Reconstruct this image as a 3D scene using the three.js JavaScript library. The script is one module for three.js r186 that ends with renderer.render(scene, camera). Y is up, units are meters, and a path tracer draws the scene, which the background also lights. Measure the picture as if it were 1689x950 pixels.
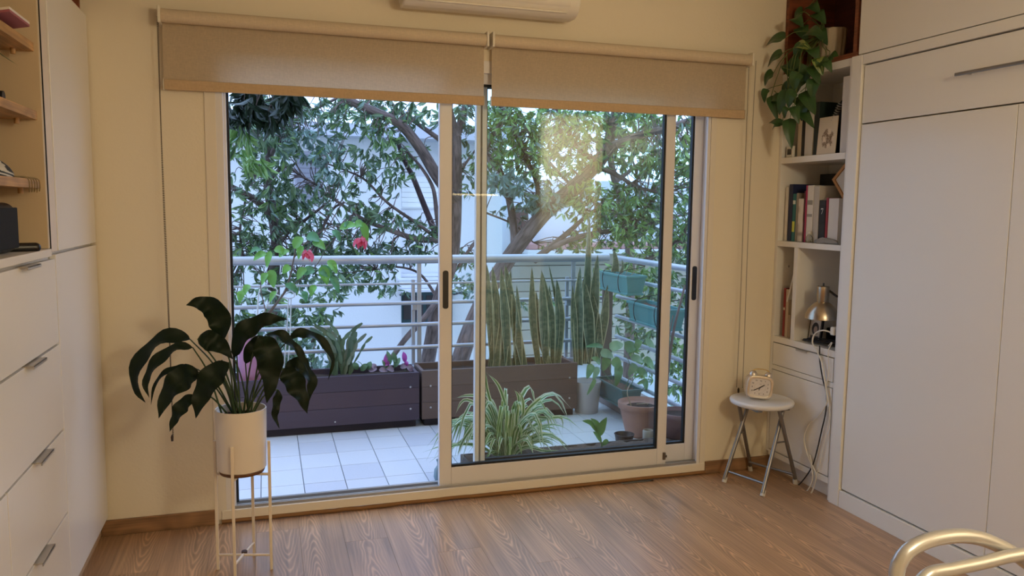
import * as THREE from 'three';
import { RoundedBoxGeometry } from 'three/addons/geometries/RoundedBoxGeometry.js';
import { mergeGeometries } from 'three/addons/utils/BufferGeometryUtils.js';
import { RectAreaLightUniformsLib } from 'three/addons/lights/RectAreaLightUniformsLib.js';

// ---------- camera, sky, exposure ----------
const scene = new THREE.Scene();
const camera = new THREE.PerspectiveCamera(40.337, 1689 / 950, 0.05, 200);
camera.position.set(0, 1.5, 3.804);
camera.up.set(0.02089, 0.9946, -0.10167);
camera.lookAt(0.29826, 1.5 - 0.10326, 3.804 - 0.94888);
scene.background = new THREE.Color().setRGB(1.38, 1.96, 3.2);      // even, hazy daylight sky
const renderer = new THREE.WebGLRenderer({ antialias: true });
renderer.toneMapping = THREE.LinearToneMapping;
renderer.toneMappingExposure = 1.0;
renderer.shadowMap.enabled = true;
RectAreaLightUniformsLib.init();

// ---------- helpers ----------
let seed = 20240;
const rnd = () => { seed = (seed + 0x6d2b79f5) | 0; let t = Math.imul(seed ^ (seed >>> 15), 1 | seed); t = (t + Math.imul(t ^ (t >>> 7), 61 | t)) ^ t; return ((t ^ (t >>> 14)) >>> 0) / 4294967296; };
const rr = (a, b) => a + (b - a) * rnd();
const V = (a, b, c) => Array.isArray(a) ? new THREE.Vector3(a[0], a[1], a[2]) : new THREE.Vector3(a, b, c);
const lerp = (a, b, t) => a + (b - a) * t;
const hash = (x, y) => { let h = Math.imul(x | 0, 374761393) + Math.imul(y | 0, 668265263); h = Math.imul(h ^ (h >>> 13), 1274126177); return ((h ^ (h >>> 16)) >>> 0) / 4294967296; };
function vnoise(x, y, px = 0, py = 0) {            // value noise, repeating after px, py cells
  const xi = Math.floor(x), yi = Math.floor(y), fx = x - xi, fy = y - yi;
  const w = (a, p) => (p ? ((a % p) + p) % p : a), s = (t) => t * t * (3 - 2 * t);
  const a = hash(w(xi, px), w(yi, py)), b = hash(w(xi + 1, px), w(yi, py)), c = hash(w(xi, px), w(yi + 1, py)), d = hash(w(xi + 1, px), w(yi + 1, py));
  return lerp(lerp(a, b, s(fx)), lerp(c, d, s(fx)), s(fy));
}
function fbm(x, y, px, py, n = 4) { let v = 0, a = 0.5, t = 0; for (let i = 0; i < n; i++) { v += a * vnoise(x, y, px, py); t += a; a /= 2; x *= 2; y *= 2; px *= 2; py *= 2; } return v / t; }
function tex(w, h, f, srgb = true, rx = 1, ry = 1) {
  const d = new Uint8Array(w * h * 4);
  for (let j = 0; j < h; j++) for (let i = 0; i < w; i++) { const c = f((i + 0.5) / w, (j + 0.5) / h), o = (j * w + i) * 4; for (let k = 0; k < 3; k++) d[o + k] = Math.max(0, Math.min(255, c[k] ?? c[0])); d[o + 3] = 255; }
  const t = new THREE.DataTexture(d, w, h); t.wrapS = t.wrapT = THREE.RepeatWrapping; t.magFilter = THREE.LinearFilter; t.minFilter = THREE.LinearMipmapLinearFilter; t.generateMipmaps = true;
  if (srgb) t.colorSpace = THREE.SRGBColorSpace;
  t.repeat.set(rx, ry); t.needsUpdate = true; return t;
}
function canvasTex(w, h, draw) { const c = document.createElement('canvas'); c.width = w; c.height = h; draw(c.getContext('2d'), w, h); const t = new THREE.CanvasTexture(c); t.colorSpace = THREE.SRGBColorSpace; return t; }
const M = (color, roughness = 0.6, more = {}) => new THREE.MeshStandardMaterial({ color, roughness, side: THREE.DoubleSide, ...more });
const MP = (color, roughness = 0.6, more = {}) => new THREE.MeshPhysicalMaterial({ color, roughness, side: THREE.DoubleSide, ...more });
const used = new Map();
const numbered = (n) => { const k = used.get(n) ?? 0; used.set(n, k + 1); return k ? n + '_' + String(k).padStart(3, '0') : n; };
function thing(name, label, category, at = [0, 0, 0], group) {
  const o = new THREE.Group(); o.name = numbered(name); o.position.set(...at); o.userData = { label, category }; if (group) o.userData.group = group; scene.add(o); return o;
}
function struct(name, at = [0, 0, 0], label) { const o = new THREE.Group(); o.name = name; o.position.set(...at); o.userData = { kind: 'structure' }; if (label) o.userData.label = label; scene.add(o); return o; }
const worldOf = (o) => { const v = new THREE.Vector3(); for (let p = o; p && p !== scene; p = p.parent) v.add(p.position); return v; };
// geo is given in world metres; the part keeps its thing's origin
function part(parent, name, geo, mat, label) {
  if (Array.isArray(geo)) geo = join(geo);
  const v = worldOf(parent); geo.translate(-v.x, -v.y, -v.z);
  const m = new THREE.Mesh(geo, mat); m.name = name; m.castShadow = m.receiveShadow = true; if (label) m.userData.label = label; parent.add(m); return m;
}
function sub(parent, name) { const g = new THREE.Group(); g.name = name; parent.add(g); return g; }
function solid(name, geo, mat, label, category, group) {      // a thing that is one mesh
  if (Array.isArray(geo)) geo = join(geo);
  geo.computeBoundingBox(); const b = geo.boundingBox, c = [(b.min.x + b.max.x) / 2, b.min.y, (b.min.z + b.max.z) / 2];
  geo.translate(-c[0], -c[1], -c[2]);
  const m = new THREE.Mesh(geo, mat); m.name = numbered(name); m.position.set(...c); m.castShadow = m.receiveShadow = true; m.userData = { label, category }; if (group) m.userData.group = group; scene.add(m); return m;
}
function join(list) {
  const l = list.map((g) => { const n = g.index ? g.toNonIndexed() : g; for (const k of Object.keys(n.attributes)) if (!['position', 'normal', 'uv', 'color'].includes(k)) n.deleteAttribute(k); return n; });
  const keep = l.every((g) => g.attributes.color); if (!keep) l.forEach((g) => g.attributes.color && g.deleteAttribute('color'));
  l.forEach((g) => { if (!g.attributes.uv) g.setAttribute('uv', new THREE.Float32BufferAttribute(new Float32Array(g.attributes.position.count * 2), 2)); });
  return mergeGeometries(l);
}
function metreUV(g, du = 0, dv = 0, su = 1, sv = 1) {           // uv in metres by the main direction of each face
  const p = g.attributes.position, n = g.attributes.normal, uv = new Float32Array(p.count * 2);
  for (let i = 0; i < p.count; i++) {
    const ax = Math.abs(n.getX(i)), ay = Math.abs(n.getY(i)), az = Math.abs(n.getZ(i)), x = p.getX(i), y = p.getY(i), z = p.getZ(i);
    const [u, v] = ax >= ay && ax >= az ? [z, y] : ay >= az ? [x, z] : [x, y];
    uv[2 * i] = u * su + du; uv[2 * i + 1] = v * sv + dv;
  }
  g.setAttribute('uv', new THREE.BufferAttribute(uv, 2)); return g;
}
function bx(x0, x1, y0, y1, z0, z1, r = 0.0015) {
  const w = x1 - x0, h = y1 - y0, d = z1 - z0, k = Math.min(r, Math.min(w, h, d) * 0.45);
  const g = r ? new RoundedBoxGeometry(w, h, d, 1, k) : new THREE.BoxGeometry(w, h, d);
  g.translate((x0 + x1) / 2, (y0 + y1) / 2, (z0 + z1) / 2); return metreUV(g);
}
const cyl = (x, y0, y1, z, r0, r1 = r0, n = 32) => { const g = new THREE.CylinderGeometry(r1, r0, y1 - y0, n); g.translate(x, (y0 + y1) / 2, z); return g; };
function lathe(pts, x, y, z, n = 40) { const g = new THREE.LatheGeometry(pts.map(([a, b]) => new THREE.Vector2(a, b)), n); g.translate(x, y, z); return g; }
function tube(pts, r0, r1 = r0, radial = 8, segs = 0, closed = false) {      // swept round bar that tapers from r0 to r1
  const c = new THREE.CatmullRomCurve3(pts.map((p) => V(p)), closed, 'centripetal'), n = segs || Math.max(2, (pts.length - 1) * 5), fr = c.computeFrenetFrames(n, closed);
  const pos = [], nor = [], uv = [], idx = [], len = c.getLength();
  for (let i = 0; i <= n; i++) {
    const p = c.getPointAt(i / n), r = lerp(r0, r1, i / n), N = fr.normals[i], B = fr.binormals[i];
    for (let j = 0; j <= radial; j++) { const a = (j / radial) * Math.PI * 2, s = Math.sin(a), k = Math.cos(a); const d = N.clone().multiplyScalar(k).addScaledVector(B, s); pos.push(p.x + r * d.x, p.y + r * d.y, p.z + r * d.z); nor.push(d.x, d.y, d.z); uv.push((j / radial) * 6.283 * Math.max(r0, r1), (i / n) * len); }
  }
  for (let i = 0; i < n; i++) for (let j = 0; j < radial; j++) { const a = i * (radial + 1) + j, b = a + radial + 1; idx.push(a, a + 1, b, b, a + 1, b + 1); }
  if (!closed) for (const [e, sgn] of [[0, -1], [n, 1]]) {     // end caps
    const p = c.getPointAt(e / n), t = fr.tangents[e], o = pos.length / 3; pos.push(p.x, p.y, p.z); nor.push(t.x * sgn, t.y * sgn, t.z * sgn); uv.push(0, 0);
    for (let j = 0; j < radial; j++) idx.push(o, e * (radial + 1) + j + (sgn < 0 ? 1 : 0), e * (radial + 1) + j + (sgn < 0 ? 0 : 1));
  }
  const g = new THREE.BufferGeometry(); g.setAttribute('position', new THREE.Float32BufferAttribute(pos, 3)); g.setAttribute('normal', new THREE.Float32BufferAttribute(nor, 3)); g.setAttribute('uv', new THREE.Float32BufferAttribute(uv, 2)); g.setIndex(idx); return g;
}
const bar = (a, b, r, radial = 8) => tube([a, b], r, r, radial, 1);
// a leaf blade along a spine; face is the direction its upper side looks
function blade(pts, width, { face = [0, 0.6, 1], segs = 10, fold = 0.25, wave = 0, shape = (t) => Math.pow(Math.sin(Math.PI * Math.pow(t, 0.8)), 0.8), cross = 4, twist = 0 } = {}) {
  const c = new THREE.CatmullRomCurve3(pts.map((p) => V(p)), false, 'centripetal'), f0 = V(face).normalize(), pos = [], uv = [], idx = [];
  const ph = rnd() * 6;
  for (let i = 0; i <= segs; i++) {
    const t = i / segs, p = c.getPoint(t), T = c.getTangent(t), f = f0.clone(); if (twist) f.applyAxisAngle(T, twist * t);
    const S = new THREE.Vector3().crossVectors(T, f); if (S.lengthSq() < 1e-4) S.set(1, 0, 0); S.normalize();
    const N = new THREE.Vector3().crossVectors(S, T).normalize(), w = Math.max(0.02, shape(t)) * width / 2;
    for (let j = 0; j <= cross; j++) { const s = (j / cross) * 2 - 1, lift = Math.abs(s) * fold * w + wave * w * Math.sin(t * 17 + ph + (s > 0 ? 2 : 0)) * Math.abs(s); pos.push(p.x + S.x * s * w + N.x * lift, p.y + S.y * s * w + N.y * lift, p.z + S.z * s * w + N.z * lift); uv.push(j / cross, t); }
  }
  for (let i = 0; i < segs; i++) for (let j = 0; j < cross; j++) { const a = i * (cross + 1) + j, b = a + cross + 1; idx.push(a, a + 1, b, b, a + 1, b + 1); }
  const g = new THREE.BufferGeometry(); g.setAttribute('position', new THREE.Float32BufferAttribute(pos, 3)); g.setAttribute('uv', new THREE.Float32BufferAttribute(uv, 2)); g.setIndex(idx); g.computeVertexNormals(); return g;
}
function extrude(shape, depth, bevel = 0, seg = 2) { return new THREE.ExtrudeGeometry(shape, { depth, bevelEnabled: bevel > 0, bevelSize: bevel, bevelThickness: bevel, bevelSegments: seg, curveSegments: 16 }); }
function roundRect(w, h, r) { const s = new THREE.Shape(), x = -w / 2, y = -h / 2; s.moveTo(x + r, y); s.lineTo(x + w - r, y); s.quadraticCurveTo(x + w, y, x + w, y + r); s.lineTo(x + w, y + h - r); s.quadraticCurveTo(x + w, y + h, x + w - r, y + h); s.lineTo(x + r, y + h); s.quadraticCurveTo(x, y + h, x, y + h - r); s.lineTo(x, y + r); s.quadraticCurveTo(x, y, x + r, y); return s; }

// ---------- materials ----------
const floorTex = tex(1024, 1024, (u, v) => {       // four laminate strips, 0.76 m wide and 1.2 m long
  const s = Math.floor(u * 4), d = (u * 4 - s - 0.5 + (hash(s, 3) - 0.5) * 0.5) * 0.19, dir = s % 2 ? 1 : -1;
  const wob = fbm(u * 12, v * 5, 12, 5, 3) - 0.5, arch = Math.exp(-Math.pow(d / 0.048, 2));
  const ring = Math.pow(0.5 + 0.5 * Math.sin(6.283 * (dir * v * 11 + Math.hypot(d * 75, 0.9) * 1.1 + wob * 3.0)), 2.2);
  const streak = fbm(u * 70, v * 2, 70, 2, 3), fine = fbm(u * 200, v * 12, 200, 12, 2), tone = fbm(u * 8 + s * 7, v * 3, 8, 3, 2);
  const k = 0.84 + 0.2 * (ring - 0.2) * arch + 0.2 * (streak - 0.5) + 0.09 * (fine - 0.5) + 0.14 * (tone - 0.5) + (hash(s, 9) - 0.5) * 0.05;
  return [206 * k, 161 * k, 120 * k];
});
function woodTex(r, g, b, contrast = 0.25, w = 512) { return tex(w, w, (u, v) => { const wob = fbm(u * 5, v * 3, 5, 3, 3); const ring = 0.5 + 0.5 * Math.sin(6.283 * (v * 9 + wob * 3)); const fine = fbm(u * 6, v * 160, 6, 160, 3); const k = 1 - contrast * (0.4 * ring + 0.9 * (fine - 0.35)); return [r * k, g * k, b * k]; }); }
const plasterBump = tex(256, 256, (u, v) => [255 * fbm(u * 60, v * 60, 60, 60, 3)], false, 2, 2);
const weave = tex(256, 256, (u, v) => { const a = Math.sin(u * 6.283 * 64), b = Math.sin(v * 6.283 * 64); const k = 0.93 + 0.05 * a * b + 0.06 * (fbm(u * 20, v * 90, 20, 90, 2) - 0.5) + 0.05 * (fbm(u * 90, v * 20, 90, 20, 2) - 0.5); return [226 * k, 205 * k, 174 * k]; }, true, 4, 4);
const wallM = M('#eaddc4', 0.9, { bumpMap: plasterBump, bumpScale: 0.0006 });
const ceilM = M('#f1e8d6', 0.92);
const lacq = M('#e9e3da', 0.27);                  // white satin cabinet fronts
const lacqIn = M('#e4dccf', 0.5);
const alu = M('#e2dcd8', 0.42);                   // beige-white coated aluminium
const rubber = M('#0d0d10', 0.6);
const skirtM = M('#ffffff', 0.5, { map: woodTex(160, 120, 84, 0.3) });
const plankWood = M('#ffffff', 0.55, { map: woodTex(206, 158, 100, 0.3) });
const redWood = M('#ffffff', 0.5, { map: woodTex(142, 76, 44, 0.35) });
const steel = M('#b9b4ad', 0.3, { metalness: 1 });
const soil = M('#4a3b32', 1, { bumpMap: plasterBump, bumpScale: 0.01 });
const blackPl = M('#17171b', 0.4);
const glassM = new THREE.MeshPhysicalMaterial({ color: '#f4fbf8', roughness: 0.0, transmission: 1, thickness: 0, ior: 1.5, side: THREE.DoubleSide });
// ---------- room shell ----------
{
  const f = struct('floor', [0, 0, 0], 'warm brown wood laminate floor');
  part(f, 'subfloor', bx(-1.4, 3.4, -0.2, -0.012, -0.0, 6.6, 0), M('#5a4634', 0.9));
  const pm = M('#ffffff', 0.29, { map: floorTex }), W = 0.19, L = 1.2;
  let c = 0;
  for (let x = -1.4; x < 3.39; x += W, c++) {
    const off = -((c * 0.41) % 1) * L;
    for (let z = off; z < 6.6; z += L) {
      const z0 = Math.max(z, 0.001), z1 = Math.min(z + L, 6.6); if (z1 - z0 < 0.05) continue;
      const g = bx(x + 0.0003, Math.min(x + W, 3.4) - 0.0003, -0.012, 0, z0 + 0.0003, z1 - 0.0003, 0.0006);
      const p = g.attributes.position, uv = g.attributes.uv, col = Math.floor(rnd() * 4), dv = rnd();
      for (let i = 0; i < p.count; i++) uv.setXY(i, (col + Math.min(0.985, Math.max(0.015, (p.getX(i) - x) / W))) / 4, p.getZ(i) / L + dv);
      part(f, 'plank', g, pm);
    }
  }
  const hole = (s, x0, x1, y0, y1) => { const h = new THREE.Path(); h.moveTo(x0, y0); h.lineTo(x0, y1); h.lineTo(x1, y1); h.lineTo(x1, y0); h.closePath(); s.holes.push(h); };
  const s = new THREE.Shape(); s.moveTo(-6, -5); s.lineTo(9, -5); s.lineTo(9, 8); s.lineTo(-6, 8); s.closePath(); hole(s, -0.205, 2.335, -0.02, 2.21);
  const g = extrude(s, 0.16); g.translate(0, 0, -0.16); metreUV(g);
  part(struct('wall_north', [0, 0, 0], 'cream wall around the balcony door'), 'plaster', g, wallM);
  part(struct('wall_west'), 'plaster', bx(-1.6, -1.4, -0.2, 2.95, 0, 6.8, 0), wallM);
  part(struct('wall_east'), 'plaster', bx(3.4, 3.6, -0.2, 2.95, 0, 6.8, 0), wallM);
  part(struct('wall_south'), 'plaster', bx(-1.4, 3.4, -0.2, 2.95, 6.6, 6.8, 0), wallM);
  part(struct('ceiling'), 'plaster', bx(-1.4, 3.4, 2.8, 2.95, 0, 6.6, 0), ceilM);
  part(struct('baseboard_west', [-0.49, 0, 0], 'brown wooden skirting board left of the balcony door'), 'board', bx(-0.735, -0.252, 0.0, 0.072, 0.0, 0.013, 0.003), skirtM);
  part(struct('baseboard_east', [2.57, 0, 0], 'brown wooden skirting board behind the stool'), 'board', bx(2.352, 2.79, 0.0, 0.072, 0.0, 0.013, 0.003), skirtM);
  const casing = M('#e6dac6', 0.75);
  part(struct('trim_1', [-0.23, 0, 0]), 'casing', bx(-0.25, -0.203, 0.02, 2.2, 0, 0.007, 0.002), casing);
  part(struct('trim_2', [2.34, 0, 0]), 'casing', bx(2.318, 2.352, 0.02, 2.2, 0, 0.007, 0.002), casing);
  // threshold: a cream painted strip over a rough brown edge at the floor
  const t = struct('trim_3', [1.06, 0, 0], 'cream threshold strip with a cracked brown edge');
  part(t, 'painted_strip', bx(-0.225, 2.35, 0.02, 0.064, -0.03, 0.012, 0.003), casing);
  const pts = []; for (let i = 0; i <= 60; i++) pts.push([-0.225 + (2.575 * i) / 60, 0.012 + 0.004 * (fbm(i * 0.3, 2, 0, 0, 3) - 0.5) * 2, 0.012]);
  part(t, 'rough_edge', tube(pts, 0.010, 0.010, 7, 120), M('#8a6239', 0.8));
}
// ---------- sliding balcony door ----------
{
  const d = struct('door_1', [1.06, 0.04, -0.06], 'beige aluminium sliding balcony door with both panes pushed to the right');
  const fr = sub(d, 'frame');
  part(fr, 'jamb', [bx(-0.205, -0.172, 0.04, 2.21, -0.13, 0.004), bx(-0.172, -0.160, 0.04, 2.21, -0.045, -0.03), bx(-0.172, -0.160, 0.04, 2.21, -0.10, -0.085)], alu);
  part(fr, 'jamb', [bx(2.318, 2.335, 0.04, 2.21, -0.13, 0.004), bx(2.30, 2.318, 0.04, 2.21, -0.012, 0.002)], alu);
  part(fr, 'head', [bx(-0.172, 2.318, 2.15, 2.21, -0.13, 0.004), bx(-0.172, 2.318, 2.142, 2.152, -0.09, -0.075)], alu);
  part(fr, 'seal', bx(-0.171, -0.149, 0.075, 2.15, -0.075, -0.052, 0.002), rubber, 'black rubber seal');
  const tr = M('#a9a7a4', 0.35, { metalness: 0.7 });
  part(fr, 'track', [bx(-0.172, 2.318, 0.03, 0.052, -0.135, 0.0), bx(-0.172, 2.318, 0.05, 0.072, -0.042, -0.034), bx(-0.172, 2.318, 0.05, 0.072, -0.092, -0.084), bx(-0.172, 2.318, 0.05, 0.078, -0.006, 0.0), bx(-0.172, 2.318, 0.045, 0.06, -0.135, -0.128)], tr, 'grey metal track');
  const sash = (x0, x1, wl, wr, z, hx, slot) => {
    const s = sub(d, 'sash'), a = z - 0.018, b = z + 0.018, y0 = 0.062, y1 = 2.165;
    part(s, 'stile', slot ? [bx(x0, x0 + 0.022, y0, y1, a, b, 0.002), bx(x0 + 0.031, x0 + wl, y0, y1, a, b, 0.002), bx(x0 + 0.020, x0 + 0.033, y0, y1, a, a + 0.006, 0)] : bx(x0, x0 + wl, y0, y1, a, b, 0.003), alu);
    part(s, 'stile', bx(x1 - wr, x1, y0, y1, a, b, 0.003), alu);
    part(s, 'rail', bx(x0 + wl, x1 - wr, y0, 0.163, a, b, 0.003), alu);
    part(s, 'rail', bx(x0 + wl, x1 - wr, 2.10, y1, a, b, 0.003), alu);
    const gx0 = x0 + wl, gx1 = x1 - wr, q = 0.011;
    part(s, 'gasket', [bx(gx0, gx0 + 0.004, 0.163, 2.1, z - 0.012, z + 0.012, 0), bx(gx1 - q, gx1, 0.163, 2.1, z - 0.012, z + 0.012, 0), bx(gx0, gx1, 0.163, 0.163 + q, z - 0.012, z + 0.012, 0), bx(gx0, gx1, 2.09, 2.1, z - 0.012, z + 0.012, 0)], rubber, 'black glazing gasket');
    const pane = new THREE.PlaneGeometry(gx1 - gx0 - 0.006, 1.93); pane.translate((gx0 + gx1) / 2, 1.131, z); part(s, 'glass', pane, glassM);
    const h = extrude(roundRect(0.026, 0.19, 0.012), 0.003, 0.001); h.translate(hx, 1.083, b); part(s, 'handle', h, blackPl, 'black recessed pull');
    return s;
  };
  const inner = sash(0.822, 2.116, 0.063, 0.055, -0.036, 0.853);
  const outer = sash(1.022, 2.336, 0.055, 0.072, -0.088, 2.289, true);
  part(inner, 'latch', [bx(2.095, 2.112, 0.098, 0.140, -0.018, -0.008, 0.003), bx(2.103, 2.118, 0.112, 0.126, -0.016, -0.004, 0.003)], M('#7b6f62', 0.35, { metalness: 0.8 }), 'small dull metal catch');
}
// ---------- roller blinds ----------
const fabricM = MP('#ffffff', 1, { map: weave, transmission: 0.34, thickness: 0 });
const fabricSolid = M('#f0e2d2', 0.9, { map: weave });
function blind(x0, x1, f0, f1, chainAt, label) {
  const b = thing('roller_blind', label, 'blind', [(x0 + x1) / 2, 1.99, 0.06], 'roller blinds over the balcony door');
  const roll = new THREE.CylinderGeometry(0.029, 0.029, f1 - f0, 32); roll.rotateZ(Math.PI / 2); roll.translate((f0 + f1) / 2, 2.297, 0.058); metreUV(roll);
  part(b, 'roller', roll, M('#ffffff', 0.95, { map: weave }));
  const sheet = new THREE.PlaneGeometry(f1 - f0, 0.27, 24, 4); sheet.translate((f0 + f1) / 2, 2.165, 0.032);
  const p = sheet.attributes.position; for (let i = 0; i < p.count; i++) p.setZ(i, 0.032 + 0.0015 * Math.sin(p.getX(i) * 9));
  sheet.computeVertexNormals(); metreUV(sheet); part(b, 'fabric', sheet, fabricM);
  part(b, 'bottom_bar', bx(f0, f1, 1.99, 2.034, 0.026, 0.038, 0.003), fabricSolid);
  const br = M('#e7dcc8', 0.5);
  for (const [e, s] of [[f0, -1], [f1, 1]]) { part(b, 'bracket', bx(Math.min(e, e + s * 0.012), Math.max(e, e + s * 0.012), 2.262, 2.334, 0.0, 0.09, 0.004), br); part(b, 'end_cap', bx(Math.min(e, e + s * 0.004), Math.max(e, e + s * 0.004), 1.988, 2.036, 0.024, 0.04, 0.002), br); }
  const bead = new THREE.OctahedronGeometry(0.0028, 1), beads = [];
  const [cx, y1, gap] = chainAt;
  for (const k of [0, 1]) for (let y = 2.29; y > y1; y -= 0.0075) { const q = bead.clone(); q.translate(cx + k * gap + 0.006 * Math.sin(y * 2.1 + k) + (2.29 - y) * -0.004, y, 0.052 + 0.022 * k); beads.push(q); }
  const ch = part(b, 'bead_chain', beads, M('#5d4c38', 0.5), 'dark bead pull chain'); ch.userData.kind = 'stuff';
  part(b, 'chain_weight', lathe([[0, 0], [0.005, 0.002], [0.006, 0.02], [0.003, 0.03], [0, 0.031]], cx + gap / 2 - 0.006, y1 - 0.03, 0.06, 12), M('#3c3228', 0.5));
}
blind(-0.424, 1.042, -0.408, 1.03, [-0.418, 0.46, 0.004], 'wide beige roller blind hanging over the open half of the balcony door');
blind(1.06, 2.53, 1.07, 2.503, [2.512, 0.50, 0.024], 'beige roller blind over the glazed half, near the trailing plant');
{
  const a = thing('air_conditioner', 'white wall air conditioner above the two roller blinds', 'air conditioner', [1.04, 2.42, 0]);
  const s = new THREE.Shape(); s.moveTo(0, 2.47); s.lineTo(0.06, 2.42); s.lineTo(0.13, 2.418); s.quadraticCurveTo(0.19, 2.43, 0.2, 2.48); s.lineTo(0.205, 2.66); s.quadraticCurveTo(0.2, 2.70, 0.16, 2.70); s.lineTo(0, 2.70); s.closePath();
  const g = extrude(s, 0.83, 0.008); g.rotateY(-Math.PI / 2); g.translate(1.455, 0, 0); const cream = M('#ece2d0', 0.4);
  part(a, 'body', g, cream);
  const f = new THREE.Shape(); f.moveTo(0.203, 2.475); f.quadraticCurveTo(0.20, 2.46, 0.19, 2.455); f.lineTo(0.193, 2.45); f.quadraticCurveTo(0.208, 2.455, 0.212, 2.48); f.lineTo(0.216, 2.66); f.lineTo(0.207, 2.66); f.closePath();
  const fg = extrude(f, 0.74, 0.002); fg.rotateY(-Math.PI / 2); fg.translate(1.41, 0, 0); part(a, 'front_panel', fg, cream);
  part(a, 'louver', bx(0.68, 1.40, 2.424, 2.432, 0.125, 0.185, 0.003), cream);
}
// ---------- left-hand units ----------
const tabM = M('#b9b2a8', 0.45, { metalness: 0.6 });
{
  const t = thing('tall_cabinet', 'tall white cabinet in the corner with an upper and a lower door', 'cabinet', [-1.03, 0, 0.35]);
  part(t, 'carcass', bx(-1.39, -0.728, 0.085, 2.285, 0.006, 0.70), lacqIn);
  part(t, 'upper_side', bx(-1.39, -0.74, 1.342, 2.62, 0.70, 0.744), lacqIn);
  part(t, 'plinth', bx(-1.39, -0.737, 0, 0.085, 0.014, 0.70), M('#b59a7a', 0.5));
  part(t, 'door', bx(-0.726, -0.705, 1.326, 2.285, 0.008, 0.655, 0.002), lacq);
  part(t, 'door', bx(-0.726, -0.705, 0.088, 1.316, 0.008, 0.703, 0.002), lacq);
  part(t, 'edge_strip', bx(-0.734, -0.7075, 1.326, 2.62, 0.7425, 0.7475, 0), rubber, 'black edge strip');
  part(t, 'filler_panel', bx(-0.735, -0.708, 1.326, 2.62, 0.66, 0.742, 0.002), M('#e3d3bf', 0.5));
}
{
  const t = thing('drawer_unit', 'long white chest of drawers with metal tab pulls', 'chest of drawers', [-1.04, 0, 1.65]);
  part(t, 'carcass', bx(-1.39, -0.728, 0.085, 1.312, 0.708, 2.6), lacqIn);
  part(t, 'plinth', bx(-1.39, -0.737, 0, 0.085, 0.708, 2.6), M('#b59a7a', 0.5));
  const drawer = (y0, y1, z0, z1, hz) => {
    const m = part(t, 'drawer', bx(-0.726, -0.705, y0, y1, z0, z1, 0.002), lacq);
    part(m, 'handle', [bx(-0.716, -0.682, y1 - 0.001, y1 + 0.003, hz, hz + 0.15, 0.001), bx(-0.685, -0.682, y1 - 0.008, y1 + 0.003, hz, hz + 0.15, 0.001)], tabM);
  };
  drawer(1.006, 1.302, 0.715, 2.05, 0.985); drawer(0.694, 0.998, 0.708, 2.05, 0.975);
  drawer(0.386, 0.686, 0.708, 1.356, 0.945); drawer(0.090, 0.378, 0.708, 1.356, 0.99);
  drawer(0.386, 0.686, 1.362, 2.05, 1.7); drawer(0.090, 0.378, 1.362, 2.05, 1.7);
}
solid('worktop', bx(-1.39, -0.702, 1.313, 1.340, 0.765, 2.6, 0.003), M('#e6dccd', 0.4), 'thin white worktop along the top of the chest of drawers', 'worktop');
{
  const t = thing('open_shelving', 'open cream shelving with three wooden boards above the drawers', 'shelf', [-1.04, 1.34, 1.6]);
  const side = M('#cfb998', 0.6);  // cream darkened to tan, shade inside the niche put into the colour
  part(t, 'side_panel', bx(-1.38, -0.706, 1.341, 2.75, 0.766, 0.786, 0.002), side);
  part(t, 'side_panel', bx(-1.38, -0.706, 1.341, 2.75, 2.56, 2.58, 0.002), side);
  part(t, 'back_panel', bx(-1.395, -1.381, 1.341, 2.75, 0.766, 2.58, 0), side);
  part(t, 'top_board', bx(-1.38, -0.706, 2.35, 2.375, 0.787, 2.559, 0.002), side);
  for (const y of [1.994, 1.771, 1.544]) {
    const g = bx(-1.379, -0.72, y, y + 0.029, 0.787, 2.559, 0.002); const uv = g.attributes.uv, p = g.attributes.position; for (let i = 0; i < p.count; i++) uv.setXY(i, p.getZ(i) * 0.8, (p.getX(i) + p.getY(i)) * 1.6);
    const m = part(t, 'shelf_board', g, plankWood); part(m, 'peg', cyl(-0.77, y - 0.018, y, 0.83, 0.008, 0.008, 12), plankWood);
  }
}
{
  const c = thing('wooden_crate', 'dark brown wooden box on top of the tall corner cabinet', 'box', [-1.0, 2.286, 0.35]);
  part(c, 'board', bx(-1.3, -0.722, 2.286, 2.75, 0.03, 0.05), redWood); part(c, 'board', bx(-1.3, -0.722, 2.286, 2.75, 0.58, 0.60), redWood);
  part(c, 'board', bx(-1.3, -0.722, 2.286, 2.306, 0.05, 0.58), redWood); part(c, 'board', bx(-1.3, -0.722, 2.73, 2.75, 0.05, 0.58), redWood); part(c, 'back_board', bx(-1.31, -1.3, 2.286, 2.75, 0.03, 0.60), redWood);
}
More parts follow.
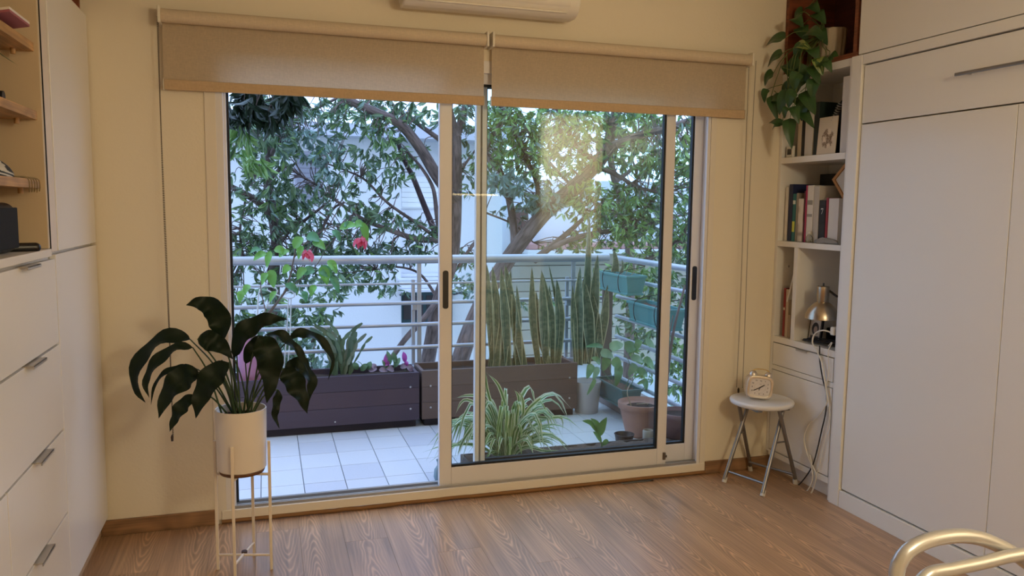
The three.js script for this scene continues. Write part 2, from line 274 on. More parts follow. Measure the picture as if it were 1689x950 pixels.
{ // things on the open shelving
  const m = thing('magazine', 'curled magazine with a dusty pink cover on the upper wooden board', 'magazine', [-0.85, 2.024, 0.98]);
  const sheet = (dy, th) => { const g = new THREE.BoxGeometry(0.27, th, 0.21, 14, 1, 1), p = g.attributes.position; for (let i = 0; i < p.count; i++) { const k = (p.getX(i) + 0.135) / 0.27; p.setY(i, p.getY(i) + 0.03 * k * k); } g.rotateZ(0); g.computeVertexNormals(); g.translate(-0.84, 2.024 + dy, 0.99); return g; };
  part(m, 'cover', sheet(0.004, 0.007), M('#a8606a', 0.5)); part(m, 'pages', sheet(0.0115, 0.007), M('#e9ded2', 0.7));
  const pl = thing('striped_leaf_plant', 'small plant with pale striped leaves under the upper wooden board', 'plant', [-0.93, 1.8, 1.2]);
  part(pl, 'pot', lathe([[0, 0], [0.04, 0], [0.052, 0.085], [0.055, 0.09], [0.048, 0.09], [0.044, 0.07], [0, 0.07]], -0.93, 1.8, 1.2, 24), M('#b9a48c', 0.6));
  const sl = M('#ffffff', 0.45, { map: tex(64, 64, (u, v) => { const e = Math.abs(u - 0.5) * 2, st = Math.sin((v * 9 + e * 2) * 6.283) > 0.2; return st ? [62, 92, 52] : [150, 168, 120]; }) });
  for (const [tx, ty, tz] of [[-0.727, 1.922, 0.955], [-0.80, 1.93, 1.38], [-0.88, 1.96, 1.02], [-1.06, 1.95, 1.1], [-1.05, 1.93, 1.32], [-0.78, 1.95, 1.16]]) part(pl, 'leaf', blade([[-0.93, 1.87, 1.2], [lerp(-0.93, tx, 0.5), 1.975, lerp(1.2, tz, 0.5)], [tx, ty, tz]], 0.05, { face: [0.4, 1, 0.3] }), sl);
  const k = thing('dark_cylinder', 'small black cylinder with a pale band lying on the middle wooden board', 'container', [-0.80, 1.8, 1.0]);
  const c1 = new THREE.CylinderGeometry(0.018, 0.018, 0.09, 24); c1.rotateZ(Math.PI / 2); c1.translate(-0.802, 1.8185, 1.0); part(k, 'body', c1, blackPl);
  const c2 = new THREE.CylinderGeometry(0.0185, 0.0185, 0.014, 24); c2.rotateZ(Math.PI / 2); c2.translate(-0.785, 1.8185, 1.0); part(k, 'band', c2, M('#b8b2aa', 0.4));
  const z = thing('striped_pouch', 'black and white striped pouch with loose cords on the lower wooden board', 'pouch', [-0.85, 1.573, 1.08]);
  const zt = tex(128, 128, (u, v) => { const w = fbm(u * 4, v * 4, 4, 4, 3); return Math.sin((u * 11 + w * 2.2) * 6.283) > 0.15 ? [36, 40, 36] : [214, 206, 188]; });
  const pz = new THREE.SphereGeometry(1, 32, 16, 0, Math.PI * 2, 0, Math.PI / 2); pz.scale(0.125, 0.075, 0.205); pz.translate(-0.86, 1.574, 1.06); part(z, 'body', pz, M('#ffffff', 0.8, { map: zt }));
  for (let i = 0; i < 5; i++) { const a = 0.825 + i * 0.03; part(z, 'cord', tube([[-0.74, 1.578, a + 0.06], [-0.715, 1.572, a + 0.01], [-0.714, 1.552 - rnd() * 0.012, a], [-0.718, 1.535 - rnd() * 0.01, a - 0.01]], 0.0022, 0.0016, 5), M('#8f7a4e', 0.9)); }
  const sp = thing('loudspeaker', 'small black loudspeaker standing on the white worktop', 'speaker', [-0.84, 1.34, 1.12]);
  const sg = new RoundedBoxGeometry(0.2, 0.155, 0.3, 4, 0.032); sg.translate(-0.842, 1.4185, 1.13); part(sp, 'body', sg, blackPl); const gg = new RoundedBoxGeometry(0.006, 0.125, 0.27, 2, 0.003); gg.translate(-0.741, 1.4185, 1.13); part(sp, 'grille', gg, M('#0c0c0e', 0.9));
  const gc = new THREE.CapsuleGeometry(0.016, 0.13, 6, 16); gc.scale(1, 1, 0.75); gc.rotateZ(Math.PI / 2); gc.rotateY(0.5); gc.translate(-0.77, 1.352, 0.95); solid('glasses_case', gc, M('#141418', 0.25), 'narrow glossy black case lying in front of the loudspeaker', 'case');
}
// ---------- right-hand shelf unit and wall-bed front ----------
{
  const t = thing('shelf_unit', 'narrow white shelf unit with a drawer and a cupboard door beside the balcony door', 'shelf', [2.9, 0, 0.28]);
  const X0 = 2.757, X1 = 3.08;
  part(t, 'plinth', bx(2.80, X1, 0, 0.105, 0.004, 0.545), lacq);
  part(t, 'side_panel', bx(X0, X1, 0.105, 2.243, 0.002, 0.024), lacq);
  part(t, 'side_panel', bx(X0, X1, 0.0, 2.243, 0.535, 0.556), lacq);
  part(t, 'back_panel', bx(X1, X1 + 0.015, 0, 2.243, 0.002, 0.62), lacqIn);
  part(t, 'bottom_rail', bx(X0, X1, 0.085, 0.118, 0.024, 0.535), lacq);
  part(t, 'cupboard_door', bx(2.756, 2.776, 0.124, 0.588, 0.029, 0.530), lacq);
  part(t, 'rail', bx(X0, X1, 0.591, 0.618, 0.024, 0.535), lacq);
  const dr = part(t, 'drawer', bx(2.756, 2.776, 0.621, 0.744, 0.029, 0.530), lacq);
  part(dr, 'handle', [bx(2.742, 2.77, 0.7435, 0.747, 0.245, 0.335, 0.001), bx(2.742, 2.745, 0.736, 0.747, 0.245, 0.335, 0.001)], tabM, 'thin metal tab pull');
  part(t, 'shelf_board', bx(X0, X1, 0.749, 0.784, 0.024, 0.535), lacq);
  part(t, 'shelf_board', bx(X0, X1, 1.294, 1.324, 0.024, 0.535), lacq);
  part(t, 'shelf_board', bx(X0, X1, 1.753, 1.786, 0.024, 0.535), lacq);
  part(t, 'top_board', bx(X0, X1, 2.205, 2.243, 0.024, 0.535), lacq);
  part(t, 'divider', bx(X0, X1, 0.784, 1.294, 0.174, 0.206), lacq);
  part(t, 'stile', bx(2.745, 2.775, 0, 2.243, 0.557, 0.628, 0.003), lacq);
}
{
  const t = thing('wall_bed', 'large white fold-down wall bed front with a long bar handle', 'wall bed', [2.95, 0, 1.6]);
  part(t, 'plinth', bx(2.748, 3.3, 0, 0.086, 0.63, 2.62), lacq);
  part(t, 'panel', bx(2.758, 2.78, 0.094, 1.911, 0.634, 1.4635, 0.002), lacq);
  part(t, 'panel', bx(2.758, 2.78, 0.094, 1.911, 1.4665, 2.32, 0.002), lacq);
  part(t, 'top_panel', bx(2.758, 2.78, 1.917, 2.190, 0.634, 2.32, 0.002), lacq);
  part(t, 'side_panel', bx(2.75, 3.3, 0.0, 2.243, 2.325, 2.35), lacq);
  part(t, 'top_rail', bx(2.748, 3.3, 2.196, 2.243, 0.629, 2.35, 0.003), lacq);
  part(t, 'carcass_back', bx(2.80, 3.3, 0.09, 2.19, 0.632, 0.64), lacqIn);
  const h = part(t, 'handle', bx(2.718, 2.727, 2.052, 2.066, 1.195, 1.76, 0.003), M('#8f8b86', 0.3, { metalness: 1 }), 'long brushed metal bar handle');
  part(h, 'post', bx(2.724, 2.758, 2.055, 2.063, 1.235, 1.245), tabM); part(h, 'post', bx(2.724, 2.758, 2.055, 2.063, 1.71, 1.72), tabM);
}
{
  const t = thing('overhead_cabinet', 'white overhead cabinet above the wall bed', 'cabinet', [2.95, 2.244, 1.6]);
  part(t, 'carcass', bx(2.775, 3.3, 2.244, 2.79, 0.60, 2.35), lacqIn);
  part(t, 'door', bx(2.752, 2.774, 2.2475, 2.785, 0.594, 1.498, 0.002), lacq);
  part(t, 'door', bx(2.752, 2.774, 2.2475, 2.785, 1.502, 2.348, 0.002), lacq);
}
{
  const c = thing('wooden_cube', 'open reddish brown wooden cube on top of the shelf unit', 'cube shelf', [2.9, 2.244, 0.29]);
  part(c, 'board', bx(2.76, 3.07, 2.244, 2.268, 0.006, 0.58), redWood); part(c, 'board', bx(2.76, 3.07, 2.268, 2.76, 0.006, 0.03), redWood);
  part(c, 'board', bx(2.76, 3.07, 2.268, 2.76, 0.545, 0.57), redWood); part(c, 'board', bx(2.76, 3.07, 2.736, 2.76, 0.03, 0.545), redWood);
  part(c, 'back_board', bx(3.06, 3.075, 2.244, 2.76, 0.006, 0.57), M('#ffffff', 0.6, { map: woodTex(96, 44, 34, 0.35) }));
  const q = new THREE.Shape(); q.moveTo(0, 0); q.lineTo(0.07, 0); q.quadraticCurveTo(0.0, 0.0, 0.0, 0.07); q.closePath(); const g = extrude(q, 0.02); g.rotateY(Math.PI / 2); g.translate(3.03, 2.268, 0.545); part(c, 'corner_fillet', g, redWood);
}
// ---------- things on the shelf unit ----------
const paperM = M('#e4dccd', 0.85);
function book(name, label, z0, z1, y0, h, color, { x = 2.79, depth = 0.2, lean = 0, group, patch, category = 'book', rough = 0.5 } = {}) {
  const b = thing(name, label, category, [x + depth / 2, y0, (z0 + z1) / 2], group), w = z1 - z0, th = Math.min(0.0025, w * 0.2);
  const cx = x + depth / 2, cz = (z0 + z1) / 2, m = typeof color === 'string' ? M(color, rough) : color;
  part(b, 'cover', [bx(x, x + depth, y0, y0 + h, z0, z0 + th, 0.0006), bx(x, x + depth, y0, y0 + h, z1 - th, z1, 0.0006), bx(x - 0.002, x + 0.003, y0, y0 + h, z0, z1, 0.002)], m);
  part(b, 'pages', bx(x + 0.003, x + depth - 0.004, y0 + 0.003, y0 + h - 0.004, z0 + th, z1 - th, 0), paperM);
  if (patch) for (const [c, a, e] of patch) part(b, 'spine_label', bx(x - 0.0035, x - 0.0018, y0 + h * a, y0 + h * e, z0 + w * 0.1, z1 - w * 0.1, 0.0005), typeof c === 'string' ? M(c, 0.6) : c);
  b.rotation.x = lean; return b;
}
const gB = 'books in the middle bay of the white shelf unit', gT = 'books in the top bay of the white shelf unit';
{
  const Y = 1.325;
  solid('portfolio', bx(3.0, 3.02, Y, 1.70, 0.05, 0.44, 0.002), M('#121214', 0.5), 'large black portfolio standing behind the row of books', 'folder');
  book('book', 'thin cream booklet at the wall end of the book row', 0.036, 0.058, Y, 0.30, '#d8cfc2', { group: gB });
  book('book', 'tall navy blue folder in the book row', 0.066, 0.098, Y, 0.315, '#1d2547', { group: gB, depth: 0.21 });
  book('book', 'teal paperback with a yellow band low on its spine', 0.102, 0.128, Y, 0.262, '#1f6a6c', { group: gB, patch: [['#c9cf5a', 0.2, 0.42], ['#d8e0dc', 0.78, 0.86]] });
  book('book', 'grey-beige book with a worn spine next to the teal paperback', 0.131, 0.147, Y, 0.265, '#8d8478', { group: gB });
  book('book', 'cream book with a speckled spine in the middle of the row', 0.15, 0.192, Y, 0.235, M('#ffffff', 0.7, { map: tex(32, 64, (u, v) => { const n = fbm(u * 9, v * 22, 9, 22, 2); return n > 0.6 ? [150, 140, 128] : [214, 204, 190]; }) }), { group: gB });
  book('book', 'thin dark maroon book beside the speckled cream one', 0.196, 0.206, Y, 0.275, '#4a1624', { group: gB, depth: 0.17 });
  book('book', 'slim bright pink folder between maroon and white', 0.209, 0.219, Y, 0.305, '#b02a58', { group: gB });
  book('book', 'thick white binder in the book row', 0.223, 0.272, Y, 0.305, '#d9d1c6', { group: gB, depth: 0.2, patch: [['#9a9288', 0.45, 0.5], ['#9a9288', 0.66, 0.74]] });
  book('book', 'pale grey box file beside the thick white binder', 0.276, 0.318, Y, 0.30, '#b9b0a4', { group: gB, depth: 0.2 });
  const seven = canvasTex(64, 128, (c, w, h) => { c.fillStyle = '#16161a'; c.fillRect(0, 0, w, h); c.fillStyle = '#d8d2c8'; c.font = 'bold 52px serif'; c.textAlign = 'center'; c.fillText('7', w / 2, 60); });
  const sevM = M('#ffffff', 0.6, { map: seven }); const b7 = book('book', 'black book with a white numeral 7 on its spine', 0.322, 0.37, Y, 0.225, '#16161a', { group: gB });
  const pg = new THREE.PlaneGeometry(0.044, 0.10); pg.rotateY(-Math.PI / 2); pg.translate(2.7872, Y + 0.15, 0.346); part(b7, 'spine_label', pg, sevM);
  book('book', 'thin bright red hardback next to the black book', 0.374, 0.39, Y, 0.238, '#8e1f2c', { group: gB });
  book('book', 'loose bundle of white papers at the bed end of the row', 0.395, 0.47, Y, 0.235, '#d6cdc2', { group: gB, depth: 0.2, category: 'papers' });
  const fr = thing('small_frame', 'tilted light wooden frame lying across the top of the books', 'frame', [2.86, 1.60, 0.44]);
  const bar4 = [[-0.085, 0.085, 0.045, 0.06], [-0.085, 0.085, -0.06, -0.045], [-0.085, -0.07, -0.045, 0.045], [0.07, 0.085, -0.045, 0.045]].map(([a, b2, c, d]) => { const g = new THREE.BoxGeometry(0.014, d - c, b2 - a); g.translate(0, (c + d) / 2, (a + b2) / 2); g.rotateX(0.85); g.translate(2.86, 1.635, 0.43); return g; });
  part(fr, 'frame', bar4, M('#b77f42', 0.5)); const pn = new THREE.BoxGeometry(0.006, 0.09, 0.14); pn.rotateX(0.85); pn.translate(2.863, 1.635, 0.43); part(fr, 'backing', pn, M('#cfc4b4', 0.8));
  const bt = thing('glass_bottle', 'tiny clear glass bottle with a pale stopper in front of the books', 'bottle', [2.772, Y, 0.27]);
  part(bt, 'body', lathe([[0, 0.001], [0.016, 0.001], [0.019, 0.006], [0.019, 0.028], [0.008, 0.042], [0.007, 0.05], [0.006, 0.05], [0.006, 0.04], [0.016, 0.027], [0.016, 0.006], [0, 0.005]], 2.775, Y, 0.27, 20), new THREE.MeshPhysicalMaterial({ color: '#f0f2ee', roughness: 0.05, transmission: 1, thickness: 0.003, ior: 1.45 }));
  part(bt, 'stopper', lathe([[0, 0.045], [0.008, 0.045], [0.009, 0.06], [0, 0.062]], 2.775, Y, 0.27, 16), M('#cfc9c0', 0.4));
  const cl = new THREE.SphereGeometry(1, 24, 12); { const p = cl.attributes.position; for (let i = 0; i < p.count; i++) { const n = 0.7 + 0.6 * fbm(p.getX(i) * 3 + 5, p.getZ(i) * 3 + p.getY(i) * 2 + 5, 0, 0, 3); p.setXYZ(i, p.getX(i) * 0.02 * n, Math.max(-0.3, p.getY(i)) * 0.022 * n, p.getZ(i) * 0.09 * n); } cl.computeVertexNormals(); } cl.translate(2.777, Y + 0.007, 0.40);
  solid('grey_cloth', cl, M('#8d8883', 0.95), 'crumpled grey cloth at the front edge of the book shelf', 'cloth');
}
{
  const Y = 1.787;
  const dv = thing('white_gadget', 'small white device with a black square screen behind the hanging leaves', 'device', [2.78, Y, 0.075]);
  part(dv, 'body', bx(2.772, 2.79, Y, Y + 0.062, 0.045, 0.10, 0.004), M('#d8d0c4', 0.4)); part(dv, 'screen', bx(2.7705, 2.773, Y + 0.014, Y + 0.046, 0.055, 0.09, 0.001), M('#141416', 0.3));
  book('book', 'cream hardback beside the small white device', 0.104, 0.135, Y, 0.27, '#c9b79b', { group: gT, x: 2.80 });
  book('book', 'black hardback half hidden by the trailing plant', 0.138, 0.168, Y, 0.285, '#141416', { group: gT, x: 2.80 });
  book('book', 'thick white box file behind the hanging leaves', 0.171, 0.232, Y, 0.26, '#d5ccbe', { group: gT, x: 2.795 });
  book('book', 'dark green hardback next to the spiral notebook', 0.236, 0.272, Y, 0.28, '#1c2a22', { group: gT, x: 2.80 });
  const nb = thing('spiral_notebook', 'leaning spiral notebook with a black wire binding', 'notebook', [2.86, Y, 0.28]);
  const lean = (x, s, u) => [x, Y + u * 0.29 * 0.93, 0.285 + s + u * 0.17];
  const cov = []; for (let i = 0; i < 2; i++) { const g = new THREE.BoxGeometry(0.2, 0.3, 0.004); g.translate(0.1, 0.15, 0); g.rotateX(0.5); g.translate(2.80, Y + 0.003, 0.288 + i * 0.014); cov.push(g); }
  part(nb, 'cover', cov, M('#2a2a2c', 0.6)); { const g = new THREE.BoxGeometry(0.19, 0.29, 0.01); g.translate(0.1, 0.15, 0); g.rotateX(0.5); g.translate(2.805, Y + 0.004, 0.295); part(nb, 'pages', g, paperM); }
  for (let i = 0; i < 22; i++) { const u = (i + 0.7) / 23, g = new THREE.TorusGeometry(0.0125, 0.0017, 6, 14); const q = lean(2.797, 0.007, u); g.rotateX(Math.PI / 2 + 0.5); g.translate(2.797, Y + 0.003 + u * 0.3 * Math.cos(0.5), 0.295 + u * 0.3 * Math.sin(0.5)); part(nb, 'ring', g, M('#b9b2a8', 0.35, { metalness: 0.8 })); }
  const art = canvasTex(256, 360, (c, w, h) => {
    c.fillStyle = '#d9c8ae'; c.fillRect(0, 0, w, h); let s = 5; const r = () => (s = (s * 16807) % 2147483647) / 2147483647;
    for (let i = 0; i < 900; i++) { const a = r() * 6.283, q = Math.sqrt(r()), x = 138 + Math.cos(a) * 78 * q, y = 205 + Math.sin(a) * 92 * q, d = 0.5 + 0.5 * Math.sin(x * 0.05) * Math.cos(y * 0.045); c.strokeStyle = d > 0.62 ? 'rgba(232,214,188,0.6)' : 'rgba(96,66,46,0.45)'; c.lineWidth = 1 + r() * 3; c.beginPath(); c.moveTo(x, y); c.quadraticCurveTo(x + (r() - 0.5) * 40, y + 20 * r(), x + (r() - 0.5) * 30, y + 40 * (r() - 0.3)); c.stroke(); }
  });
  const cd = thing('art_card', 'cream card with a sepia sketch propped on the top shelf bay', 'card', [2.775, Y, 0.37]);
  { const g = new THREE.BoxGeometry(0.004, 0.19, 0.14); g.rotateZ(-0.06); g.translate(2.782, Y + 0.096, 0.365); part(cd, 'card', g, M('#d9c8ae', 0.8)); const f = new THREE.PlaneGeometry(0.14, 0.19); f.rotateY(-Math.PI / 2); f.rotateZ(-0.06); f.translate(2.7795, Y + 0.0962, 0.365); part(cd, 'picture', f, M('#ffffff', 0.8, { map: art })); }
  const ob = thing('orange_box', 'narrow orange and red pack beside the sepia card', 'box', [2.83, Y, 0.45]); part(ob, 'body', bx(2.815, 2.85, Y, Y + 0.26, 0.437, 0.47, 0.002), M('#a5431f', 0.5)); part(ob, 'label', bx(2.8135, 2.816, Y + 0.19, Y + 0.245, 0.439, 0.468, 0.001), M('#d8a25e', 0.5));
  solid('white_box', bx(2.77, 2.98, Y, Y + 0.375, 0.475, 0.531, 0.002), M('#d6d0c8', 0.6), 'tall white box standing against the bed side of the top bay', 'box');
}
{
  const Y = 0.785;
  book('book', 'black book leaning in the small left bay under the books', 0.045, 0.062, Y, 0.25, '#16161a', { x: 2.80, depth: 0.18 });
  book('book', 'red paperback in the small left bay under the books', 0.066, 0.084, Y, 0.275, '#8a2420', { x: 2.785, depth: 0.18, patch: [['#d8c8b4', 0.55, 0.6]] });
  book('book', 'beige book in the small left bay under the books', 0.088, 0.112, Y, 0.27, '#c2ad92', { x: 2.785, depth: 0.18 });
  book('book', 'short kraft brown book in the small left bay', 0.114, 0.134, Y, 0.13, '#a58a6c', { x: 2.785, depth: 0.16 });
  const f = thing('white_folder', 'white folder leaning against the divider of the small bay', 'folder', [2.86, Y + 0.18, 0.12]);
  { const g = new THREE.BoxGeometry(0.2, 0.22, 0.012); g.rotateX(0.3); g.translate(2.88, Y + 0.305, 0.134); part(f, 'cover', g, M('#d9d2c6', 0.6)); const q = new THREE.CylinderGeometry(0.006, 0.006, 0.004, 14); q.rotateZ(Math.PI / 2); q.translate(2.778, Y + 0.40, 0.104); part(f, 'ring', q, M('#5b534a', 0.5)); }
  // metal desk lamp (switched off)
  const l = thing('desk_lamp', 'brushed steel dome desk lamp in the lower shelf bay', 'lamp', [2.86, Y, 0.40]);
  const brushed = M('#b8aa98', 0.28, { metalness: 1 }); const lx = 2.79, lz = 0.385, ly = 0.93;
  part(l, 'shade', lathe([[0.084, 0], [0.0825, 0.012], [0.077, 0.035], [0.064, 0.06], [0.045, 0.078], [0.031, 0.086], [0.031, 0.088], [0.043, 0.08], [0.061, 0.063], [0.079, 0.036], [0.0845, 0.012], [0.086, 0]], lx, ly, lz, 48), brushed);
  part(l, 'neck', lathe([[0.0, 0.086], [0.031, 0.086], [0.031, 0.168], [0.029, 0.172], [0, 0.172]], lx, ly, lz, 32), brushed);
  part(l, 'switch', cyl(lx, ly + 0.172, ly + 0.188, lz, 0.0045, 0.004, 12), blackPl);
  part(l, 'arm', tube([[lx + 0.02, ly + 0.15, lz + 0.02], [2.84, 1.05, 0.45], [2.87, 1.09, 0.48], [2.88, 1.02, 0.49], [2.88, 0.9, 0.48], [2.88, 0.79, 0.47]], 0.006, 0.006, 8), blackPl);
  part(l, 'base', lathe([[0, 0], [0.055, 0], [0.057, 0.006], [0.05, 0.02], [0, 0.024]], 2.88, Y, 0.46, 28), blackPl);
  const ph = thing('picture_frame', 'small dark photo frame leaning under the desk lamp', 'frame', [2.84, Y, 0.26]);
  const pt = canvasTex(96, 128, (c, w, h) => { c.fillStyle = '#b8ada0'; c.fillRect(0, 0, w, h); c.fillStyle = '#2b2422'; c.beginPath(); c.ellipse(52, 56, 32, 40, 0, 0, 7); c.fill(); c.fillStyle = '#a98f7c'; c.beginPath(); c.ellipse(54, 62, 17, 23, 0, 0, 7); c.fill(); c.fillStyle = '#453d3a'; c.fillRect(14, 102, 76, 26); });
  { const g = new THREE.BoxGeometry(0.012, 0.125, 0.1); g.rotateZ(-0.12); g.translate(2.855, Y + 0.064, 0.262); part(ph, 'frame', g, blackPl); const q = new THREE.PlaneGeometry(0.084, 0.108); q.rotateY(-Math.PI / 2); q.rotateZ(-0.12); q.translate(2.8475, Y + 0.064, 0.262); part(ph, 'photo', q, M('#ffffff', 0.5, { map: pt })); }
  const bxk = new RoundedBoxGeometry(0.12, 0.07, 0.15, 2, 0.01); bxk.translate(3.0, Y + 0.036, 0.31); solid('router_box', bxk, blackPl, 'black electronic box among the cables behind the lamp', 'device');
  solid('white_plug', [bx(2.752, 2.79, 0.862, 0.905, 0.495, 0.523, 0.006)], M('#dcd6cc', 0.4), 'white plug adaptor hanging at the shelf edge beside the lamp', 'plug');
  const tan = []; for (let i = 0; i < 5; i++) { const a = rnd() * 6; tan.push(tube([0, 1, 2, 3, 4, 5, 6].map((k) => [2.82 + 0.05 * Math.sin(k * 1.7 + a), Y + 0.008 + 0.02 * rnd(), 0.36 + 0.1 * Math.cos(k * 1.3 + a)]), 0.0035, 0.0035, 6, 40)); }
  solid('cable_tangle', tan, blackPl, 'tangle of black cables on the lower shelf under the lamp', 'cable');
}
{ // cables hanging from the lower bay down to the floor
  const wh = M('#d9d2c6', 0.5);
  solid('white_cable', tube([[2.77, 0.87, 0.505], ...[[2.742,0.88,0.459],[2.742,0.847,0.391],[2.742,0.8,0.38],[2.742,0.767,0.416],[2.742,0.705,0.463],[2.742,0.585,0.5],[2.742,0.519,0.515],[2.742,0.435,0.465],[2.742,0.361,0.384],[2.742,0.279,0.35],[2.742,0.209,0.376],[2.742,0.147,0.42],[2.742,0.079,0.435],[2.742,0.017,0.41],[2.742,-0.01,0.392],[2.742,-0.009,0.422],[2.742,0.051,0.451],[2.742,0.114,0.461],[2.742,0.15,0.429]], [2.745, 0.2, 0.40]], 0.0042, 0.0042, 7, 140), wh, 'thick white cable looping out of the lamp bay down to the floor', 'cable');
  solid('power_cable', tube([...[[2.744,0.796,0.435],[2.744,0.726,0.44],[2.744,0.627,0.471],[2.744,0.554,0.505],[2.744,0.465,0.507],[2.744,0.356,0.483],[2.744,0.233,0.454],[2.744,0.149,0.427],[2.744,0.078,0.383],[2.744,0.021,0.337]], [2.742, 0.008, 0.325]], 0.0035, 0.0035, 7, 90), M('#1b1b1e', 0.5), 'thin black cable hanging down the cupboard door to the floor', 'cable');
  solid('thin_cable', tube([[2.765, 0.80, 0.475], ...[[2.746,0.827,0.523],[2.746,0.775,0.499],[2.746,0.683,0.511],[2.746,0.585,0.5],[2.746,0.49,0.53],[2.746,0.402,0.532],[2.746,0.28,0.5],[2.746,0.176,0.48],[2.746,0.122,0.465]]], 0.0028, 0.0028, 7, 90), wh, 'thin white cable hanging beside the thick one', 'cable');
}
// ---------- trailing plant in the wooden cube ----------
{
  const p = thing('trailing_plant', 'trailing pothos with heart-shaped leaves in a carved pale pot inside the wooden cube', 'plant', [2.86, 2.268, 0.29]);
  const cx = 2.86, cz = 0.27, pot = lathe([[0, 0], [0.06, 0], [0.068, 0.02], [0.071, 0.15], [0.069, 0.155], [0.063, 0.15], [0.06, 0.12], [0, 0.12]], cx, 2.285, cz, 48);
  const rel = tex(256, 128, (u, v) => [255 * (0.5 + 0.5 * Math.sin(u * 6.283 * 10 + 2 * Math.sin(v * 9)) * Math.sin(v * 12 + u * 18))], false);
  part(p, 'pot', pot, M('#bba98e', 0.7, { bumpMap: rel, bumpScale: 0.006 })); part(p, 'saucer', lathe([[0, 0], [0.07, 0], [0.085, 0.014], [0.08, 0.016], [0.068, 0.005], [0, 0.005]], cx, 2.269, cz, 36), M('#3a332c', 0.5));
  part(p, 'soil', cyl(cx, 2.395, 2.407, cz, 0.061, 0.061, 24), soil);
  const heart = (t) => Math.pow(Math.sin(Math.PI * Math.pow(t, 0.55)), 0.75);
  const lt = tex(128, 128, (u, v) => { const n = fbm(u * 6, v * 3, 6, 3, 3), e = Math.abs(u - 0.5); const k = 0.85 + 0.3 * n - (e < 0.02 ? 0.15 : 0); return [50 * k, 84 * k, 36 * k]; });
  const lv = tex(128, 128, (u, v) => { const n = fbm(u * 7, v * 4, 7, 4, 3); return n > 0.5 ? [150, 160, 82] : [62, 96, 42]; });
  const green = MP('#ffffff', 0.38, { map: lt, transmission: 0.12, thickness: 0 }), varieg = MP('#ffffff', 0.38, { map: lv, transmission: 0.12, thickness: 0 }), stemM = M('#5d6b34', 0.6);
  // [base px, tip px, plane x, width, variegated]
  const L = [[[2.62,2.395,0.203],[2.62,2.384,0.031],.062,0], [[2.62,2.318,0.184],[2.62,2.267,0.056],.058,0], [[2.62,2.229,0.112],[2.62,2.17,0.036],.058,0], [[2.62,2.15,0.064],[2.62,2.078,0.042],.040,0], [[2.62,2.116,0.244],[2.62,1.999,0.176],.062,0], [[2.62,2.086,0.185],[2.62,2.072,0.092],.05,0], [[2.62,2.11,0.1],[2.62,1.968,0.168],.050,0], [[2.62,1.944,0.216],[2.62,1.966,0.089],.040,0], [[2.62,1.948,0.206],[2.62,1.921,0.119],.030,0], [[2.62,1.973,0.27],[2.62,1.812,0.296],.062,0], [[2.62,2.032,0.3],[2.62,1.935,0.346],.05,0], [[2.62,2.028,0.251],[2.62,1.975,0.224],.035,0], [[2.62,2.108,0.304],[2.62,2.028,0.251],.06,0], [[2.62,2.196,0.326],[2.62,2.109,0.294],.065,0],
    [[2.68,2.111,0.303],[2.68,1.978,0.393],.075,0], [[2.68,2.015,0.281],[2.68,1.912,0.389],.050,0], [[2.68,2.264,0.394],[2.68,2.168,0.433],.058,1], [[2.68,2.359,0.206],[2.68,2.306,0.345],.05,1], [[2.68,2.404,0.29],[2.68,2.361,0.432],.07,0], [[2.68,2.273,0.252],[2.68,2.21,0.157],.07,0], [[2.68,2.23,0.327],[2.68,2.144,0.286],.08,0], [[2.68,2.161,0.379],[2.68,2.058,0.364],.065,0], [[2.68,2.183,0.234],[2.68,2.098,0.165],.07,0], [[2.68,2.503,0.185],[2.68,2.44,0.264],.06,0], [[2.68,2.234,0.397],[2.68,2.202,0.497],.06,0], [[2.68,2.24,0.45],[2.68,2.173,0.499],.045,0], [[2.68,2.25,0.204],[2.68,2.149,0.251],.07,0], [[2.68,2.347,0.271],[2.68,2.28,0.212],.06,0], [[2.68,2.318,0.344],[2.68,2.249,0.395],.06,0], [[2.68,2.276,0.141],[2.68,2.171,0.21],.06,0], [[2.68,2.054,0.317],[2.68,1.959,0.285],.06,0], [[2.68,2.088,0.241],[2.68,1.993,0.312],.055,0], [[2.68,2.232,0.35],[2.68,2.126,0.414],.06,0], [[2.68,2.159,0.186],[2.68,2.111,0.112],.055,0], [[2.68,2.175,0.288],[2.68,2.103,0.225],.065,0],
    [[2.78,2.555,0.125],[2.78,2.514,0.052],.07,0], [[2.78,2.527,0.225],[2.78,2.453,0.311],.065,0], [[2.78,2.576,0.173],[2.78,2.519,0.259],.06,0], [[2.78,2.48,0.106],[2.78,2.388,0.173],.07,0], [[2.78,2.433,0.256],[2.78,2.342,0.333],.06,0], [[2.78,2.287,0.351],[2.78,2.243,0.431],.05,0]];
  const root = [2.83, 2.43, 0.25]; let k = 0;
